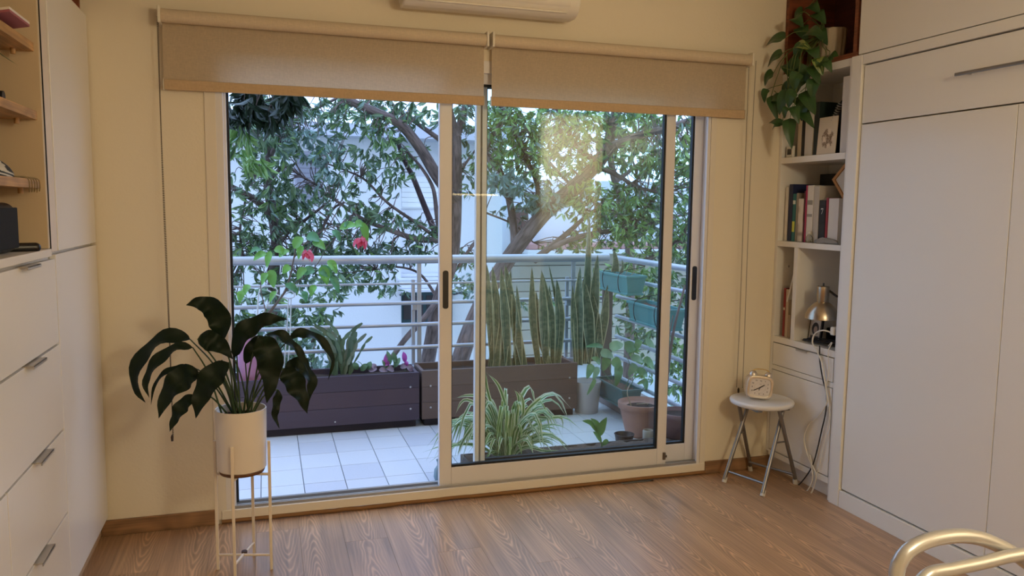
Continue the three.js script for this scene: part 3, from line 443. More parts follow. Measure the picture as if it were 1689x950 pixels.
  for (const [b, t, w, vg] of L) {
    const B = V(b), T = V(t), mid = B.clone().lerp(T, 0.45).add(V(-0.015, 0.012, 0.008));
    part(p, 'leaf', blade([b, mid.toArray(), t], w * 1.12, { face: [-0.75, 0.35 + 0.3 * rnd(), 0.7], shape: heart, fold: 0.22, cross: 6, segs: 10 }), vg ? varieg : green);
    const hang = B.y < 2.2, m1 = [lerp(root[0], b[0], 0.75), Math.max(b[1], 2.3) + 0.03, lerp(root[2], b[2], 0.6)];
    if (k++ % 2 === 0 || !hang) part(p, 'stem', tube([root, m1, [lerp(m1[0], b[0], 0.7), lerp(m1[1], b[1], 0.5), lerp(m1[2], b[2], 0.7) + 0.01], b], 0.0026, 0.0018, 6, 16), stemM);
    else { const o = L[(k * 7) % 12][0]; part(p, 'stem', tube([[lerp(o[0], b[0], 0.25), lerp(o[1], b[1], 0.3) + 0.03, lerp(o[2], b[2], 0.3)], [lerp(o[0], b[0], 0.7), lerp(o[1], b[1], 0.7) + 0.015, lerp(o[2], b[2], 0.7)], b], 0.0022, 0.0016, 6, 10), stemM); }
  }
}
// ---------- folding stool and alarm clock ----------
{
  const s = thing('folding_stool', 'round white folding stool with crossed grey metal legs', 'stool', [2.555, 0, 0.21]);
  const cx = 2.565, cz = 0.212, top = 0.472, wh = M('#e3dfdc', 0.45), leg = M('#8d8883', 0.35, { metalness: 0.85 }), cap = M('#cfc8bd', 0.6);
  part(s, 'seat', lathe([[0, -0.03], [0.155, -0.03], [0.166, -0.024], [0.17, -0.012], [0.167, -0.004], [0.158, 0], [0.145, -0.001], [0.138, -0.004], [0, -0.004]], cx, top, cz, 64), wh);
  part(s, 'hinge', [bx(cx - 0.10, cx - 0.07, top - 0.045, top - 0.03, cz - 0.11, cz + 0.11), bx(cx + 0.07, cx + 0.10, top - 0.045, top - 0.03, cz - 0.11, cz + 0.11)], leg);
  const F = { a: [2.462, 0.398], b: [2.384, 0.158], c: [2.752, 0.288], d: [2.640, 0.03] }, T = { a: [2.668, 0.268], b: [2.575, 0.09], c: [2.588, 0.335], d: [2.475, 0.13] };
  for (const k of 'abcd') {
    const f = F[k], t = T[k], m = [lerp(f[0], t[0], 0.58) , 0.26, lerp(f[1], t[1], 0.58)];
    const l = part(s, 'leg', tube([[f[0], 0.016, f[1]], [lerp(f[0], m[0], 0.5), 0.14, lerp(f[1], m[2], 0.5)], m, [t[0], top - 0.034, t[1]]], 0.0105, 0.0105, 12, 18), leg);
    part(l, 'foot_cap', tube([[f[0], 0.0, f[1]], [lerp(f[0], m[0], 0.1), 0.028, lerp(f[1], m[2], 0.1)]], 0.0135, 0.012, 12, 1), cap);
  }
  const at = (k, q) => [lerp(F[k][0], T[k][0], q), q * 0.44, lerp(F[k][1], T[k][1], q)];
  part(s, 'stretcher', bar(at('a', 0.13), at('b', 0.13), 0.0075), leg); part(s, 'stretcher', bar(at('c', 0.13), at('d', 0.13), 0.0075), leg);
  part(s, 'pivot', [bar(at('a', 0.58), at('c', 0.58), 0.005), bar(at('b', 0.58), at('d', 0.58), 0.005)], leg);
}
{
  const c = thing('alarm_clock', 'retro champagne twin-bell alarm clock standing on the stool', 'alarm clock', [2.535, 0.468, 0.215]);
  c.rotation.y = -0.36; c.rotation.z = -0.10;   // turned towards the room, leaning a little on its feet
  c.position.y = 0.475;
  const L = (name, g, m, label) => { const o = new THREE.Mesh(g, m); o.name = name; o.castShadow = o.receiveShadow = true; if (label) o.userData.label = label; c.add(o); return o; };
  const gold = M('#d9cdbd', 0.3, { metalness: 0.75 });
  const sq = new THREE.Shape(), N = 60, W = 0.066, H = 0.058; for (let i = 0; i <= N; i++) { const a = (i / N) * 6.2832, e = 0.45, x = Math.sign(Math.cos(a)) * Math.pow(Math.abs(Math.cos(a)), e) * W, y = Math.sign(Math.sin(a)) * Math.pow(Math.abs(Math.sin(a)), e) * H; i ? sq.lineTo(x, y) : sq.moveTo(x, y); }
  const bodyG = extrude(sq, 0.04, 0.006, 3); bodyG.translate(0, 0.066, -0.03); L('body', bodyG, gold);
  const rim = sq.clone(); const inner = new THREE.Path(); sq.getPoints().reverse().forEach((p, i) => (i ? inner.lineTo(p.x * 0.88, p.y * 0.87) : inner.moveTo(p.x * 0.88, p.y * 0.87))); rim.holes.push(inner);
  const rimG = extrude(rim, 0.006, 0.002); rimG.translate(0, 0.066, 0.016); L('rim', rimG, gold);
  const face = canvasTex(256, 230, (g, w, h) => {
    g.fillStyle = '#d9cfc9'; g.fillRect(0, 0, w, h); g.fillStyle = '#544a46'; g.font = 'bold 24px sans-serif'; g.textAlign = 'center'; g.textBaseline = 'middle';
    for (let i = 1; i <= 12; i++) { const a = (i / 12) * 6.2832, k = 1 / Math.pow(Math.pow(Math.abs(Math.sin(a)), 4) + Math.pow(Math.abs(Math.cos(a)), 4), 0.25); g.fillText(String(i), w / 2 + Math.sin(a) * 92 * k * 0.98, h / 2 - Math.cos(a) * 80 * k); }
    for (let i = 0; i < 60; i++) { const a = (i / 60) * 6.2832; g.fillRect(w / 2 + Math.sin(a) * 66 - 1, h / 2 - Math.cos(a) * 60 - 1, 2, 2); }
    g.fillRect(w / 2 - 14, h / 2 - 42, 28, 3);
  });
  const fs = new THREE.Shape(sq.getPoints().map((p) => new THREE.Vector2(p.x * 0.9, p.y * 0.89))), fg = new THREE.ShapeGeometry(fs), fp = fg.attributes.position, fu = fg.attributes.uv; for (let i = 0; i < fp.count; i++) fu.setXY(i, fp.getX(i) / (W * 1.8) + 0.5, fp.getY(i) / (H * 1.78) + 0.5);
  fg.translate(0, 0.066, 0.0175); L('dial', fg, M('#ffffff', 0.5, { map: face }));
  const hand = (len, w, ang, z) => { const g = new THREE.BoxGeometry(w, len, 0.0015); g.translate(0, len * 0.4, 0); g.rotateZ(-ang); g.translate(0, 0.066, z); L('hand', g, M('#2c2624', 0.4)); };
  hand(0.03, 0.005, 0.95, 0.0195); hand(0.042, 0.0035, 4.19, 0.021); hand(0.02, 0.002, 3.4, 0.0205);
  for (const s of [-1, 1]) { const b = lathe([[0.022, 0], [0.0215, 0.008], [0.016, 0.018], [0.007, 0.023], [0, 0.024]], 0, 0, 0, 24); b.rotateZ(-s * 0.3); b.translate(s * 0.04, 0.128, -0.002); L('bell', b, gold); const f = new THREE.CapsuleGeometry(0.005, 0.012, 4, 10); f.rotateZ(s * 0.4); f.translate(s * 0.038, 0.008, 0); L('foot', f, gold); }
  L('carry_handle', tube([[-0.045, 0.150, -0.002], [-0.028, 0.160, -0.002], [0.028, 0.160, -0.002], [0.045, 0.150, -0.002]], 0.0028, 0.0028, 8, 18), M('#c9a86a', 0.35, { metalness: 0.8 }));
}
// ---------- chair whose curved back enters at the corner ----------
{
  const m = M('#c9c8c8', 0.28, { metalness: 0.55 }), c = thing('metal_chair', 'polished metal chair with a looped tubular backrest in front of the wall bed', 'chair', [1.45, 0, 2.75]);
  part(c, 'back_hoop', tube([[1.29, 0.0, 2.62], [1.335, 0.45, 2.56], ...[[1.293,0.715,2.5],[1.312,0.757,2.5],[1.364,0.779,2.5],[1.44,0.783,2.5],[1.514,0.77,2.5],[1.588,0.739,2.5],[1.66,0.697,2.5],[1.728,0.636,2.5]], [1.66, 0.45, 2.6], [1.70, 0.0, 2.66]], 0.0165, 0.0165, 16, 110), m);
  part(c, 'inner_loop', tube([...[[1.302,0.675,2.53],[1.347,0.719,2.53],[1.413,0.724,2.53],[1.498,0.727,2.53],[1.577,0.732,2.53],[1.64,0.727,2.53],[1.711,0.667,2.53]], [1.66, 0.46, 2.62]], 0.0145, 0.0145, 14, 70), m);
  part(c, 'seat', lathe([[0, 0], [0.19, 0], [0.2, 0.01], [0.2, 0.03], [0.19, 0.038], [0, 0.034]], 1.5, 0.42, 2.78, 48), M('#d6d0c8', 0.5));
  part(c, 'seat_ring', tube(Array.from({ length: 16 }, (_, i) => [1.5 + 0.19 * Math.cos(i * 0.3927), 0.41, 2.78 + 0.19 * Math.sin(i * 0.3927)]), 0.009, 0.009, 10, 60, true), m);
  part(c, 'leg', tube([[1.36, 0.41, 2.9], [1.32, 0.2, 2.95], [1.3, 0, 2.98]], 0.011, 0.011, 12), m); part(c, 'leg', tube([[1.63, 0.41, 2.92], [1.68, 0.2, 2.97], [1.7, 0, 3.0]], 0.011, 0.011, 12), m);
}
// ---------- peace lily on its stand ----------
{
  const white = M('#e2d3c0', 0.5), cx = -0.112, cz = 0.505;
  const s = thing('plant_stand', 'slim white metal plant stand with four square legs', 'plant stand', [cx, 0, cz]);
  const legs = [[-0.034, 0.098], [-0.104, -0.012], [0.106, 0.046], [0.036, -0.10]];
  for (const [a, b] of legs) { const k = 1.0; part(s, 'leg', bx(cx + a * k - 0.006, cx + a * k + 0.006, 0, 0.545, cz + b * k - 0.006, cz + b * k + 0.006, 0.002), white); }
  for (const [i, j] of [[0, 3], [1, 2]]) for (const y of [0.062, 0.405]) part(s, 'cross_bar', bar([cx + legs[i][0], y, cz + legs[i][1]], [cx + legs[j][0], y, cz + legs[j][1]], 0.0058, 6), white);
  part(s, 'tie', cyl(cx, 0.054, 0.072, cz, 0.012, 0.012, 10), M('#4a342a', 0.7), 'dark tie where the lower bars cross');
  const p = thing('peace_lily', 'dark green peace lily in a round white pot on the slim stand', 'plant', [cx, 0.411, cz]);
  part(p, 'tray', lathe([[0, 0], [0.086, 0], [0.090, 0.010], [0.086, 0.013], [0, 0.013]], cx, 0.4115, cz, 48), M('#6b4426', 0.6), 'brown wooden tray under the pot');
  part(p, 'pot', lathe([[0, 0.001], [0.09, 0.001], [0.096, 0.008], [0.100, 0.25], [0.098, 0.253], [0.094, 0.25], [0.091, 0.215], [0, 0.215]], cx, 0.424, cz, 64), M('#e4d8ca', 0.42));
  part(p, 'soil', cyl(cx, 0.632, 0.642, cz, 0.091, 0.091, 40), soil);
  const lt = tex(128, 256, (u, v) => { const e = Math.abs(u - 0.5) * 2, vein = 0.5 + 0.5 * Math.sin((v * 26 - e * 5) * 6.283); const k = 0.9 + 0.12 * vein * (1 - e) - (e < 0.05 ? 0.18 : 0) + 0.2 * (fbm(u * 5, v * 7, 5, 7, 3) - 0.5); return [20 * k, 38 * k, 19 * k]; });
  const lg = MP('#ffffff', 0.52, { map: lt, specularIntensity: 0.45, transmission: 0.2, thickness: 0 }), st = M('#3a4e26', 0.5);
  const leaf = (pts, w, o = {}) => {
    part(p, 'leaf', blade(pts, w, { wave: 0.42, fold: 0.28, segs: 20, cross: 4, face: o.face ?? [0, 0.35, 1], twist: o.twist ?? 0, shape: (t) => Math.pow(Math.sin(Math.PI * Math.pow(t, 0.72)), 0.85) * (1.14 - 0.22 * t) }), o.mat ?? lg);
    const b = pts[0], a = rnd() * 6.283, r = 0.02 + 0.03 * rnd(), base = [cx + r * Math.cos(a) + (b[0] - cx) * 0.16, 0.64, cz + r * Math.sin(a)];
    const up = Math.max(b[1], 0.75), m = o.via ?? [lerp(base[0], b[0], 0.55), lerp(0.64, up, 0.62) + 0.02, lerp(base[2], b[2], 0.5)];
    part(p, 'stem', tube([base, m, b], 0.0042, 0.0026, 7, 14), st);
  };
  leaf([[-0.177,0.954,0.5],[-0.179,1.032,0.5],[-0.214,1.089,0.5],[-0.258,1.107,0.5],[-0.305,1.101,0.5]], 0.085, { face: [-0.3, 0.4, 1] });
  leaf([[-0.262,0.974,0.56],[-0.22,0.965,0.56],[-0.174,0.939,0.56],[-0.135,0.889,0.56]], 0.075);
  leaf([[-0.299,0.954,0.44],[-0.339,0.968,0.44],[-0.402,0.958,0.44],[-0.466,0.907,0.44],[-0.503,0.835,0.44],[-0.502,0.754,0.44],[-0.473,0.706,0.44]], 0.062, { face: [-0.3, 0.7, 0.8] });
  leaf([[-0.282,0.938,0.54],[-0.339,0.941,0.54],[-0.397,0.903,0.54],[-0.437,0.852,0.54],[-0.456,0.801,0.54],[-0.445,0.748,0.54]], 0.045, { face: [-0.2, 0.7, 0.8] });
  leaf([[-0.301,0.85,0.48],[-0.343,0.85,0.48],[-0.388,0.833,0.48],[-0.43,0.786,0.48],[-0.448,0.704,0.48]], 0.024, { face: [0, 0.8, 0.7] });
  leaf([[-0.262,0.862,0.6],[-0.308,0.834,0.6],[-0.368,0.776,0.6],[-0.406,0.679,0.6]], 0.088, { face: [-0.3, 0.3, 1] });
  leaf([[-0.27,0.765,0.62],[-0.314,0.73,0.62],[-0.343,0.684,0.62],[-0.367,0.629,0.62]], 0.052, { face: [-0.4, 0.3, 1] });
  leaf([[-0.147,0.891,0.64],[-0.203,0.841,0.64],[-0.249,0.761,0.64],[-0.271,0.68,0.64]], 0.085, { face: [-0.2, 0.3, 1] });
  leaf([[-0.136,0.868,0.42],[-0.1,0.962,0.42],[-0.042,1.006,0.42],[0.016,1.024,0.42],[0.079,1.02,0.42]], 0.075, { face: [-0.2, 0.5, 1] });
  leaf([[-0.036,0.986,0.64],[-0.006,0.927,0.64],[0.006,0.83,0.64],[-0.01,0.722,0.64]], 0.10, { face: [0.2, 0.15, 1] });
  leaf([[0.078,0.946,0.5],[0.119,0.969,0.5],[0.167,0.965,0.5],[0.221,0.922,0.5],[0.257,0.853,0.5],[0.236,0.77,0.5]], 0.042, { face: [0.2, 0.7, 0.7] });
  leaf([[-0.009,0.978,0.54],[0.047,0.973,0.54],[0.093,0.934,0.54],[0.135,0.872,0.54],[0.165,0.79,0.54]], 0.042, { face: [0.2, 0.7, 0.7] });
  leaf([[0.065,0.822,0.46],[0.118,0.827,0.46],[0.166,0.767,0.46],[0.158,0.669,0.46]], 0.072, { face: [0.5, 0.5, 0.8] });
  leaf([[0.056,0.832,0.52],[0.086,0.787,0.52],[0.124,0.717,0.52],[0.149,0.638,0.52]], 0.082, { face: [0.3, 0.3, 1] });
  leaf([[0.033,0.761,0.58],[0.029,0.717,0.58],[0.019,0.658,0.58],[0.036,0.599,0.58]], 0.034, { face: [0.4, 0.2, 1] });
  leaf([[-0.092,0.836,0.4],[-0.066,0.899,0.4],[-0.034,0.936,0.4],[-0.005,0.945,0.4]], 0.05);
  for (let i = 0; i < 10; i++) { const a = rnd() * 6.28, x = cx + 0.05 * Math.cos(a), z = cz + 0.05 * Math.sin(a); part(p, 'stem', tube([[cx + 0.025 * Math.cos(a), 0.64, cz + 0.025 * Math.sin(a)], [x, 0.75, z], [x + 0.05 * Math.cos(a), 0.83 + 0.06 * rnd(), z + 0.05 * Math.sin(a)]], 0.004, 0.0025, 7, 8), st); }
}
// ---------- balcony ----------
{
  const f = struct('balcony_floor', [1, -0.2, -1], 'pale square balcony tiles');
  part(f, 'slab', bx(-2.2, 2.75, -0.25, -0.012, -1.95, -0.165, 0), M('#8d8c8e', 0.9));
  const tm = ['#d3d3d6', '#d8d8da', '#cdcdd2'].map((c) => M(c, 0.42, { bumpMap: plasterBump, bumpScale: 0.0004 })), W = 0.2195, D = 0.2545;
  for (let i = 0, x = 0.168 - 11 * W; x < 2.5; x += W, i++) for (let j = 0, z = -0.182; z > -1.7; z -= D, j++) part(f, 'tile', bx(x + 0.0018, Math.min(x + W, 2.68) - 0.0018, -0.012, 0, z - D + 0.0018, z - 0.0018, 0.0015), tm[(i * 7 + j * 5 + (i * j) % 3) % 3]);
  part(f, 'kerb', bx(-2.2, 2.75, -0.02, 0.03, -1.95, -1.86, 0.004), M('#a9a8aa', 0.8));
  part(struct('balcony_kerb', [2.55, 0, -1], 'low brownish kerb along the side railing'), 'kerb', bx(2.44, 2.75, 0, 0.075, -1.7, -0.17, 0.006), M('#8a7d78', 0.8));
}
const railM = M('#b9bcc6', 0.32, { metalness: 0.35 });
{
  const r = thing('balcony_railing', 'pale metal balcony railing with a thick handrail and five thin bars', 'railing', [0.2, 0, -1.74]);
  part(r, 'handrail', bar([-2.2, 1.118, -1.74], [2.52, 1.118, -1.74], 0.031, 20), railM);
  for (const y of [0.945, 0.805, 0.648, 0.482, 0.336]) part(r, 'rail', bar([-2.2, y, -1.74], [2.5, y, -1.74], y === 0.945 ? 0.008 : 0.0145, 12), railM);
  for (const x of [-0.95, 1.045, 2.235]) { part(r, 'post', bx(x - 0.016, x + 0.016, 0.03, 1.10, -1.755, -1.742, 0.003), railM); part(r, 'post', bx(x - 0.052, x - 0.026, 0.03, 0.97, -1.785, -1.765, 0.003), railM); part(r, 'bracket', bx(x - 0.05, x + 0.012, 0.75, 0.80, -1.775, -1.75, 0.004), railM); }
  const q = thing('side_railing', 'grey metal side railing of the balcony behind the hanging troughs', 'railing', [2.58, 0, -1]);
  for (const y of [1.112, 0.96, 0.815, 0.66, 0.50, 0.345, 0.19]) part(q, 'rail', bar([2.6, y, -1.74], [2.6, y, -0.18], y > 1.1 ? 0.021 : 0.0145, 12), railM);
  part(q, 'post', bx(2.585, 2.615, 0, 1.10, -0.20, -0.17, 0.003), railM); part(q, 'post', bx(2.585, 2.615, 0, 1.10, -0.98, -0.95, 0.003), railM);
  solid('corner_post', bx(2.455, 2.535, 0.02, 1.0, -1.703, -1.669, 0.006), M('#6f6460', 0.8), 'weathered grey-brown wooden post in the balcony corner', 'post');
}
// two dark timber planter boxes
const darkWood = ['#4d3f4a', '#503f47', '#493c47'].map((c) => M(c, 0.7, { bumpMap: tex(128, 256, (u, v) => [255 * fbm(u * 4, v * 60, 4, 60, 3)], false), bumpScale: 0.0015 }));
const warmWood = ['#6a564e', '#66534c', '#6d5a52'].map((c) => M(c, 0.7, { bumpMap: darkWood[0].bumpMap, bumpScale: 0.0015 }));
function planter(x0, x1, y1, label, wood) {
  const z1 = -1.36, z0 = -1.66, p = thing('planter_box', label, 'planter', [(x0 + x1) / 2, 0, -1.5], 'timber planter boxes along the railing');
  const hs = [0.05, 0.165, 0.275, y1]; for (let k = 0; k < 3; k++) { part(p, 'board', bx(x0, x1, hs[k] + 0.0004, hs[k + 1] - 0.0004, z1 - 0.025, z1, 0.0015), wood[k]); part(p, 'board', bx(x0, x1, hs[k] + 0.001, hs[k + 1] - 0.001, z0, z0 + 0.025, 0.003), wood[k]); }
  for (const x of [x0, x1 - 0.025]) part(p, 'end_board', bx(x, x + 0.025, 0.05, y1 - 0.006, z0 + 0.025, z1 - 0.025, 0.003), wood[1]);
  for (const x of [x0 + 0.012, x1 - 0.06]) part(p, 'corner_block', bx(x, x + 0.05, 0.05, y1 - 0.02, z1 - 0.07, z1 - 0.026, 0.003), wood[2]);
  part(p, 'base', bx(x0 + 0.02, x1 - 0.02, 0.0, 0.05, z0 + 0.03, z1 - 0.02, 0.004), M('#2c2226', 0.85));
  for (const x of [x0 + 0.06, x1 - 0.06]) for (const y of [0.13, 0.28]) { const s = new THREE.SphereGeometry(0.007, 10, 6); s.scale(1, 1, 0.5); s.translate(x, y, z1 + 0.001); part(p, 'screw', s, M('#c4c0c0', 0.3, { metalness: 0.9 })); }
  for (const x of [lerp(x0, x1, 0.4), lerp(x0, x1, 0.7)]) { const s = new THREE.SphereGeometry(0.006, 10, 6); s.scale(1, 1, 0.5); s.translate(x, 0.075, z1 + 0.001); part(p, 'screw', s, M('#c4c0c0', 0.3, { metalness: 0.9 })); }
  const g = new THREE.PlaneGeometry(x1 - x0 - 0.05, z1 - z0 - 0.05, 60, 10); g.rotateX(-Math.PI / 2); const q = g.attributes.position; for (let i = 0; i < q.count; i++) q.setY(i, 0.02 * fbm(q.getX(i) * 14 + 9, q.getZ(i) * 14 + 9, 0, 0, 3)); g.computeVertexNormals(); g.translate((x0 + x1) / 2, y1 - 0.05, (z0 + z1) / 2); part(p, 'soil', g, soil);
}
planter(-0.9, 0.972, 0.378, 'dark aubergine-brown timber planter box with purple flowers, beside the open door', darkWood);
planter(0.99, 2.125, 0.386, 'brown timber planter box holding the tall striped sword-shaped leaves', warmWood);
// green troughs hung along the side railing
function trough(name, label, x, y, z0, z1, col, h = 0.125, w = 0.15) {
  const t = thing(name, label, 'planter', [x + w / 2, y - h, (z0 + z1) / 2], 'green plastic troughs by the side railing'), m = M(col, 0.42), L = z1 - z0, tp = 0.018;
  const wall = (a, b, c, d) => { const g = new THREE.BufferGeometry(), P = [a, b, c, a, c, d].flat(); g.setAttribute('position', new THREE.Float32BufferAttribute(P, 3)); g.computeVertexNormals(); return g; };
  const o = [[x, z0], [x + w, z0], [x + w, z1], [x, z1]], i = [[x + tp, z0 + tp], [x + w - tp, z0 + tp], [x + w - tp, z1 - tp], [x + tp, z1 - tp]], gs = [], k = 0.006;
  const ins = ([a, b]) => [a + (a < x + w / 2 ? k : -k), b + (b < (z0 + z1) / 2 ? k : -k)];
  for (let q = 0; q < 4; q++) { const r = (q + 1) % 4; gs.push(wall([o[q][0], y, o[q][1]], [o[r][0], y, o[r][1]], [i[r][0], y - h, i[r][1]], [i[q][0], y - h, i[q][1]])); const a = ins(o[q]), b = ins(o[r]), c = ins(i[r]), d = ins(i[q]); gs.push(wall([a[0], y, a[1]], [b[0], y, b[1]], [c[0], y - h + k, c[1]], [d[0], y - h + k, d[1]])); }
  gs.push(wall([i[0][0], y - h, i[0][1]], [i[1][0], y - h, i[1][1]], [i[2][0], y - h, i[2][1]], [i[3][0], y - h, i[3][1]]));
  part(t, 'body', gs, m);
  part(t, 'rim', [bx(x - 0.006, x + 0.008, y - 0.014, y + 0.004, z0 - 0.006, z1 + 0.006, 0.003), bx(x + w - 0.008, x + w + 0.006, y - 0.014, y + 0.004, z0 - 0.006, z1 + 0.006, 0.003), bx(x, x + w, y - 0.014, y + 0.004, z0 - 0.006, z0 + 0.008, 0.003), bx(x, x + w, y - 0.014, y + 0.004, z1 - 0.008, z1 + 0.006, 0.003)], m);
  part(t, 'drip_tray', bx(x + 0.008, x + w - 0.008, y - h - 0.012, y - h + 0.004, z0 + 0.012, z1 - 0.012, 0.004), m);
  const g = new THREE.PlaneGeometry(w - 0.02, L - 0.02, 8, 24); g.rotateX(-Math.PI / 2); const p = g.attributes.position; for (let n = 0; n < p.count; n++) p.setY(n, 0.02 * fbm(p.getX(n) * 30 + 4, p.getZ(n) * 30 + 4, 0, 0, 3)); g.computeVertexNormals(); g.translate(x + w / 2, y - 0.03, (z0 + z1) / 2); part(t, 'soil', g, M('#6b5348', 1));
  return t;
}
const tA = trough('hanging_trough', 'upper teal plastic trough hooked on the side railing near the corner post', 2.40, 1.022, -1.66, -1.16, '#5a9796');
const tB = trough('hanging_trough', 'teal plastic trough hooked on the side railing a step below the corner one', 2.40, 0.855, -1.14, -0.60, '#528c8c');
trough('floor_trough', 'dark green trough near the floor holding the pale-leaved vine', 2.34, 0.235, -1.52, -1.06, '#55706e');
for (const [t, z, y] of [[tA, -1.55, 1.022], [tA, -1.28, 1.022], [tB, -1.02, 0.855], [tB, -0.72, 0.855]]) part(t, 'hook', tube([[2.6, y + 0.06, z], [2.56, y + 0.05, z], [2.40, y + 0.01, z], [2.405, y - 0.12, z], [2.44, y - 0.14, z]], 0.003, 0.003, 6), blackPl);
// ---------- plants on the balcony ----------
const leafG = (r, g, b, tr = 0.25, ro = 0.45) => MP(new THREE.Color().setRGB(r, g, b), ro, { transmission: tr, thickness: 0 });
const snakeTex = tex(64, 256, (u, v) => { const e = Math.abs(u - 0.5) * 2; if (e > 0.84) return [188, 186, 152]; const n = fbm(u * 3 + 1, v * 40, 3, 40, 3), st = fbm(u * 14, v * 2, 14, 2, 2), k = 0.8 + 0.35 * st, q = Math.min(1, Math.max(0, (n - 0.42) / 0.2)); return [(92 + 26 * q) * k, (108 + 20 * q) * k, (84 + 18 * q) * k]; });
const snakeM = M('#ffffff', 0.45, { map: snakeTex });
function snake(label, list, group) {
  const c = list.reduce((a, [b]) => [a[0] + b[0] / list.length, Math.min(a[1], b[1]), a[2] + b[2] / list.length], [0, 9, 0]);
  const p = thing('snake_plant', label, 'plant', c, group);
  for (const [b, t, w, bend] of list) { const B = V(b), T = V(t), m = B.clone().lerp(T, 0.5).add(V((bend || 0) * 0.1, 0, 0.02 * (rnd() - 0.5))); part(p, 'leaf', blade([b, m.toArray(), t], w, { face: [rr(-0.5, 0.5), 0, 1], fold: 0.35, segs: 12, twist: rr(-0.5, 0.5), shape: (q) => (q < 0.55 ? 0.62 + 0.38 * q / 0.55 : Math.pow(Math.max(0, 1 - (q - 0.55) / 0.45), 0.6)) }), snakeM); }
}
snake('clump of tall snake plant leaves behind the middle stile of the balcony door', [[[1.526,0.355,-1.5],[1.48,1.094,-1.5],0.065,0], [[1.553,0.353,-1.5],[1.52,1.076,-1.5],0.079,.2], [[1.644,0.349,-1.5],[1.582,1.071,-1.5],0.076,0], [[1.763,0.351,-1.5],[1.614,1.092,-1.5],0.085,-.1], [[1.681,0.347,-1.5],[1.701,0.944,-1.5],0.060,.2], [[1.607,0.35,-1.5],[1.655,1.053,-1.5],0.071,0], [[1.508,0.351,-1.5],[1.548,0.947,-1.5],0.054,.2], [[1.726,0.344,-1.5],[1.675,0.814,-1.5],0.085,0]], 'snake plants in the timber planter');
snake('pair of snake plant rosettes in the middle of the timber planter', [[[1.882,0.341,-1.52],[1.821,1.067,-1.52],0.065,-.2], [[1.939,0.338,-1.52],[1.895,1.035,-1.52],0.085,-.1], [[1.995,0.344,-1.52],[1.895,1.044,-1.52],0.060,.3], [[2.024,0.343,-1.52],[2.013,0.976,-1.52],0.093,.2], [[1.967,0.341,-1.52],[1.855,0.895,-1.52],0.065,-.3], [[1.92,0.339,-1.52],[1.957,0.937,-1.52],0.071,.2], [[2.01,0.339,-1.52],[1.95,1.087,-1.52],0.032,.5]], 'snake plants in the timber planter');
snake('tallest snake plant group rising above the handrail by the corner post', [[[2.227,0.346,-1.5],[2.251,1.456,-1.5],0.076,0], [[2.194,0.338,-1.5],[2.188,1.068,-1.5],0.085,-.1], [[2.257,0.344,-1.5],[2.325,1.155,-1.5],0.086,.1], [[2.29,0.361,-1.5],[2.214,0.978,-1.5],0.100,0], [[2.335,0.359,-1.5],[2.409,0.93,-1.5],0.071,.1], [[2.363,0.385,-1.5],[2.279,0.887,-1.5],0.085,0], [[2.17,0.34,-1.5],[2.129,0.935,-1.5],0.054,0]], 'snake plants in the timber planter');
{ const p = thing('snake_plant', 'small single snake plant leaf growing in the upper teal trough', 'plant', [2.46, 0.99, -1.5], 'snake plants in the timber planter'); part(p, 'leaf', blade([[2.465,1.028,-1.5],[2.468,1.1,-1.5],[2.451,1.19,-1.5]], 0.07, { face: [0, 0, 1], shape: (q) => Math.pow(1 - q, 0.5) }), snakeM); part(p, 'leaf', blade([[2.491,1.023,-1.45],[2.504,1.068,-1.45],[2.498,1.121,-1.45]], 0.03, { face: [0, 0, 1], shape: (q) => Math.pow(1 - q, 0.5) }), snakeM);
  part(p, 'dry_stalk', [tube([[2.482,1.023,-1.35],[2.519,1.075,-1.35],[2.569,1.048,-1.35]], 0.003, 0.002, 5), tube([[2.497,1.009,-1.3],[2.525,1.052,-1.3],[2.485,1.088,-1.3]], 0.003, 0.002, 5)], M('#a99a80', 0.9)); }
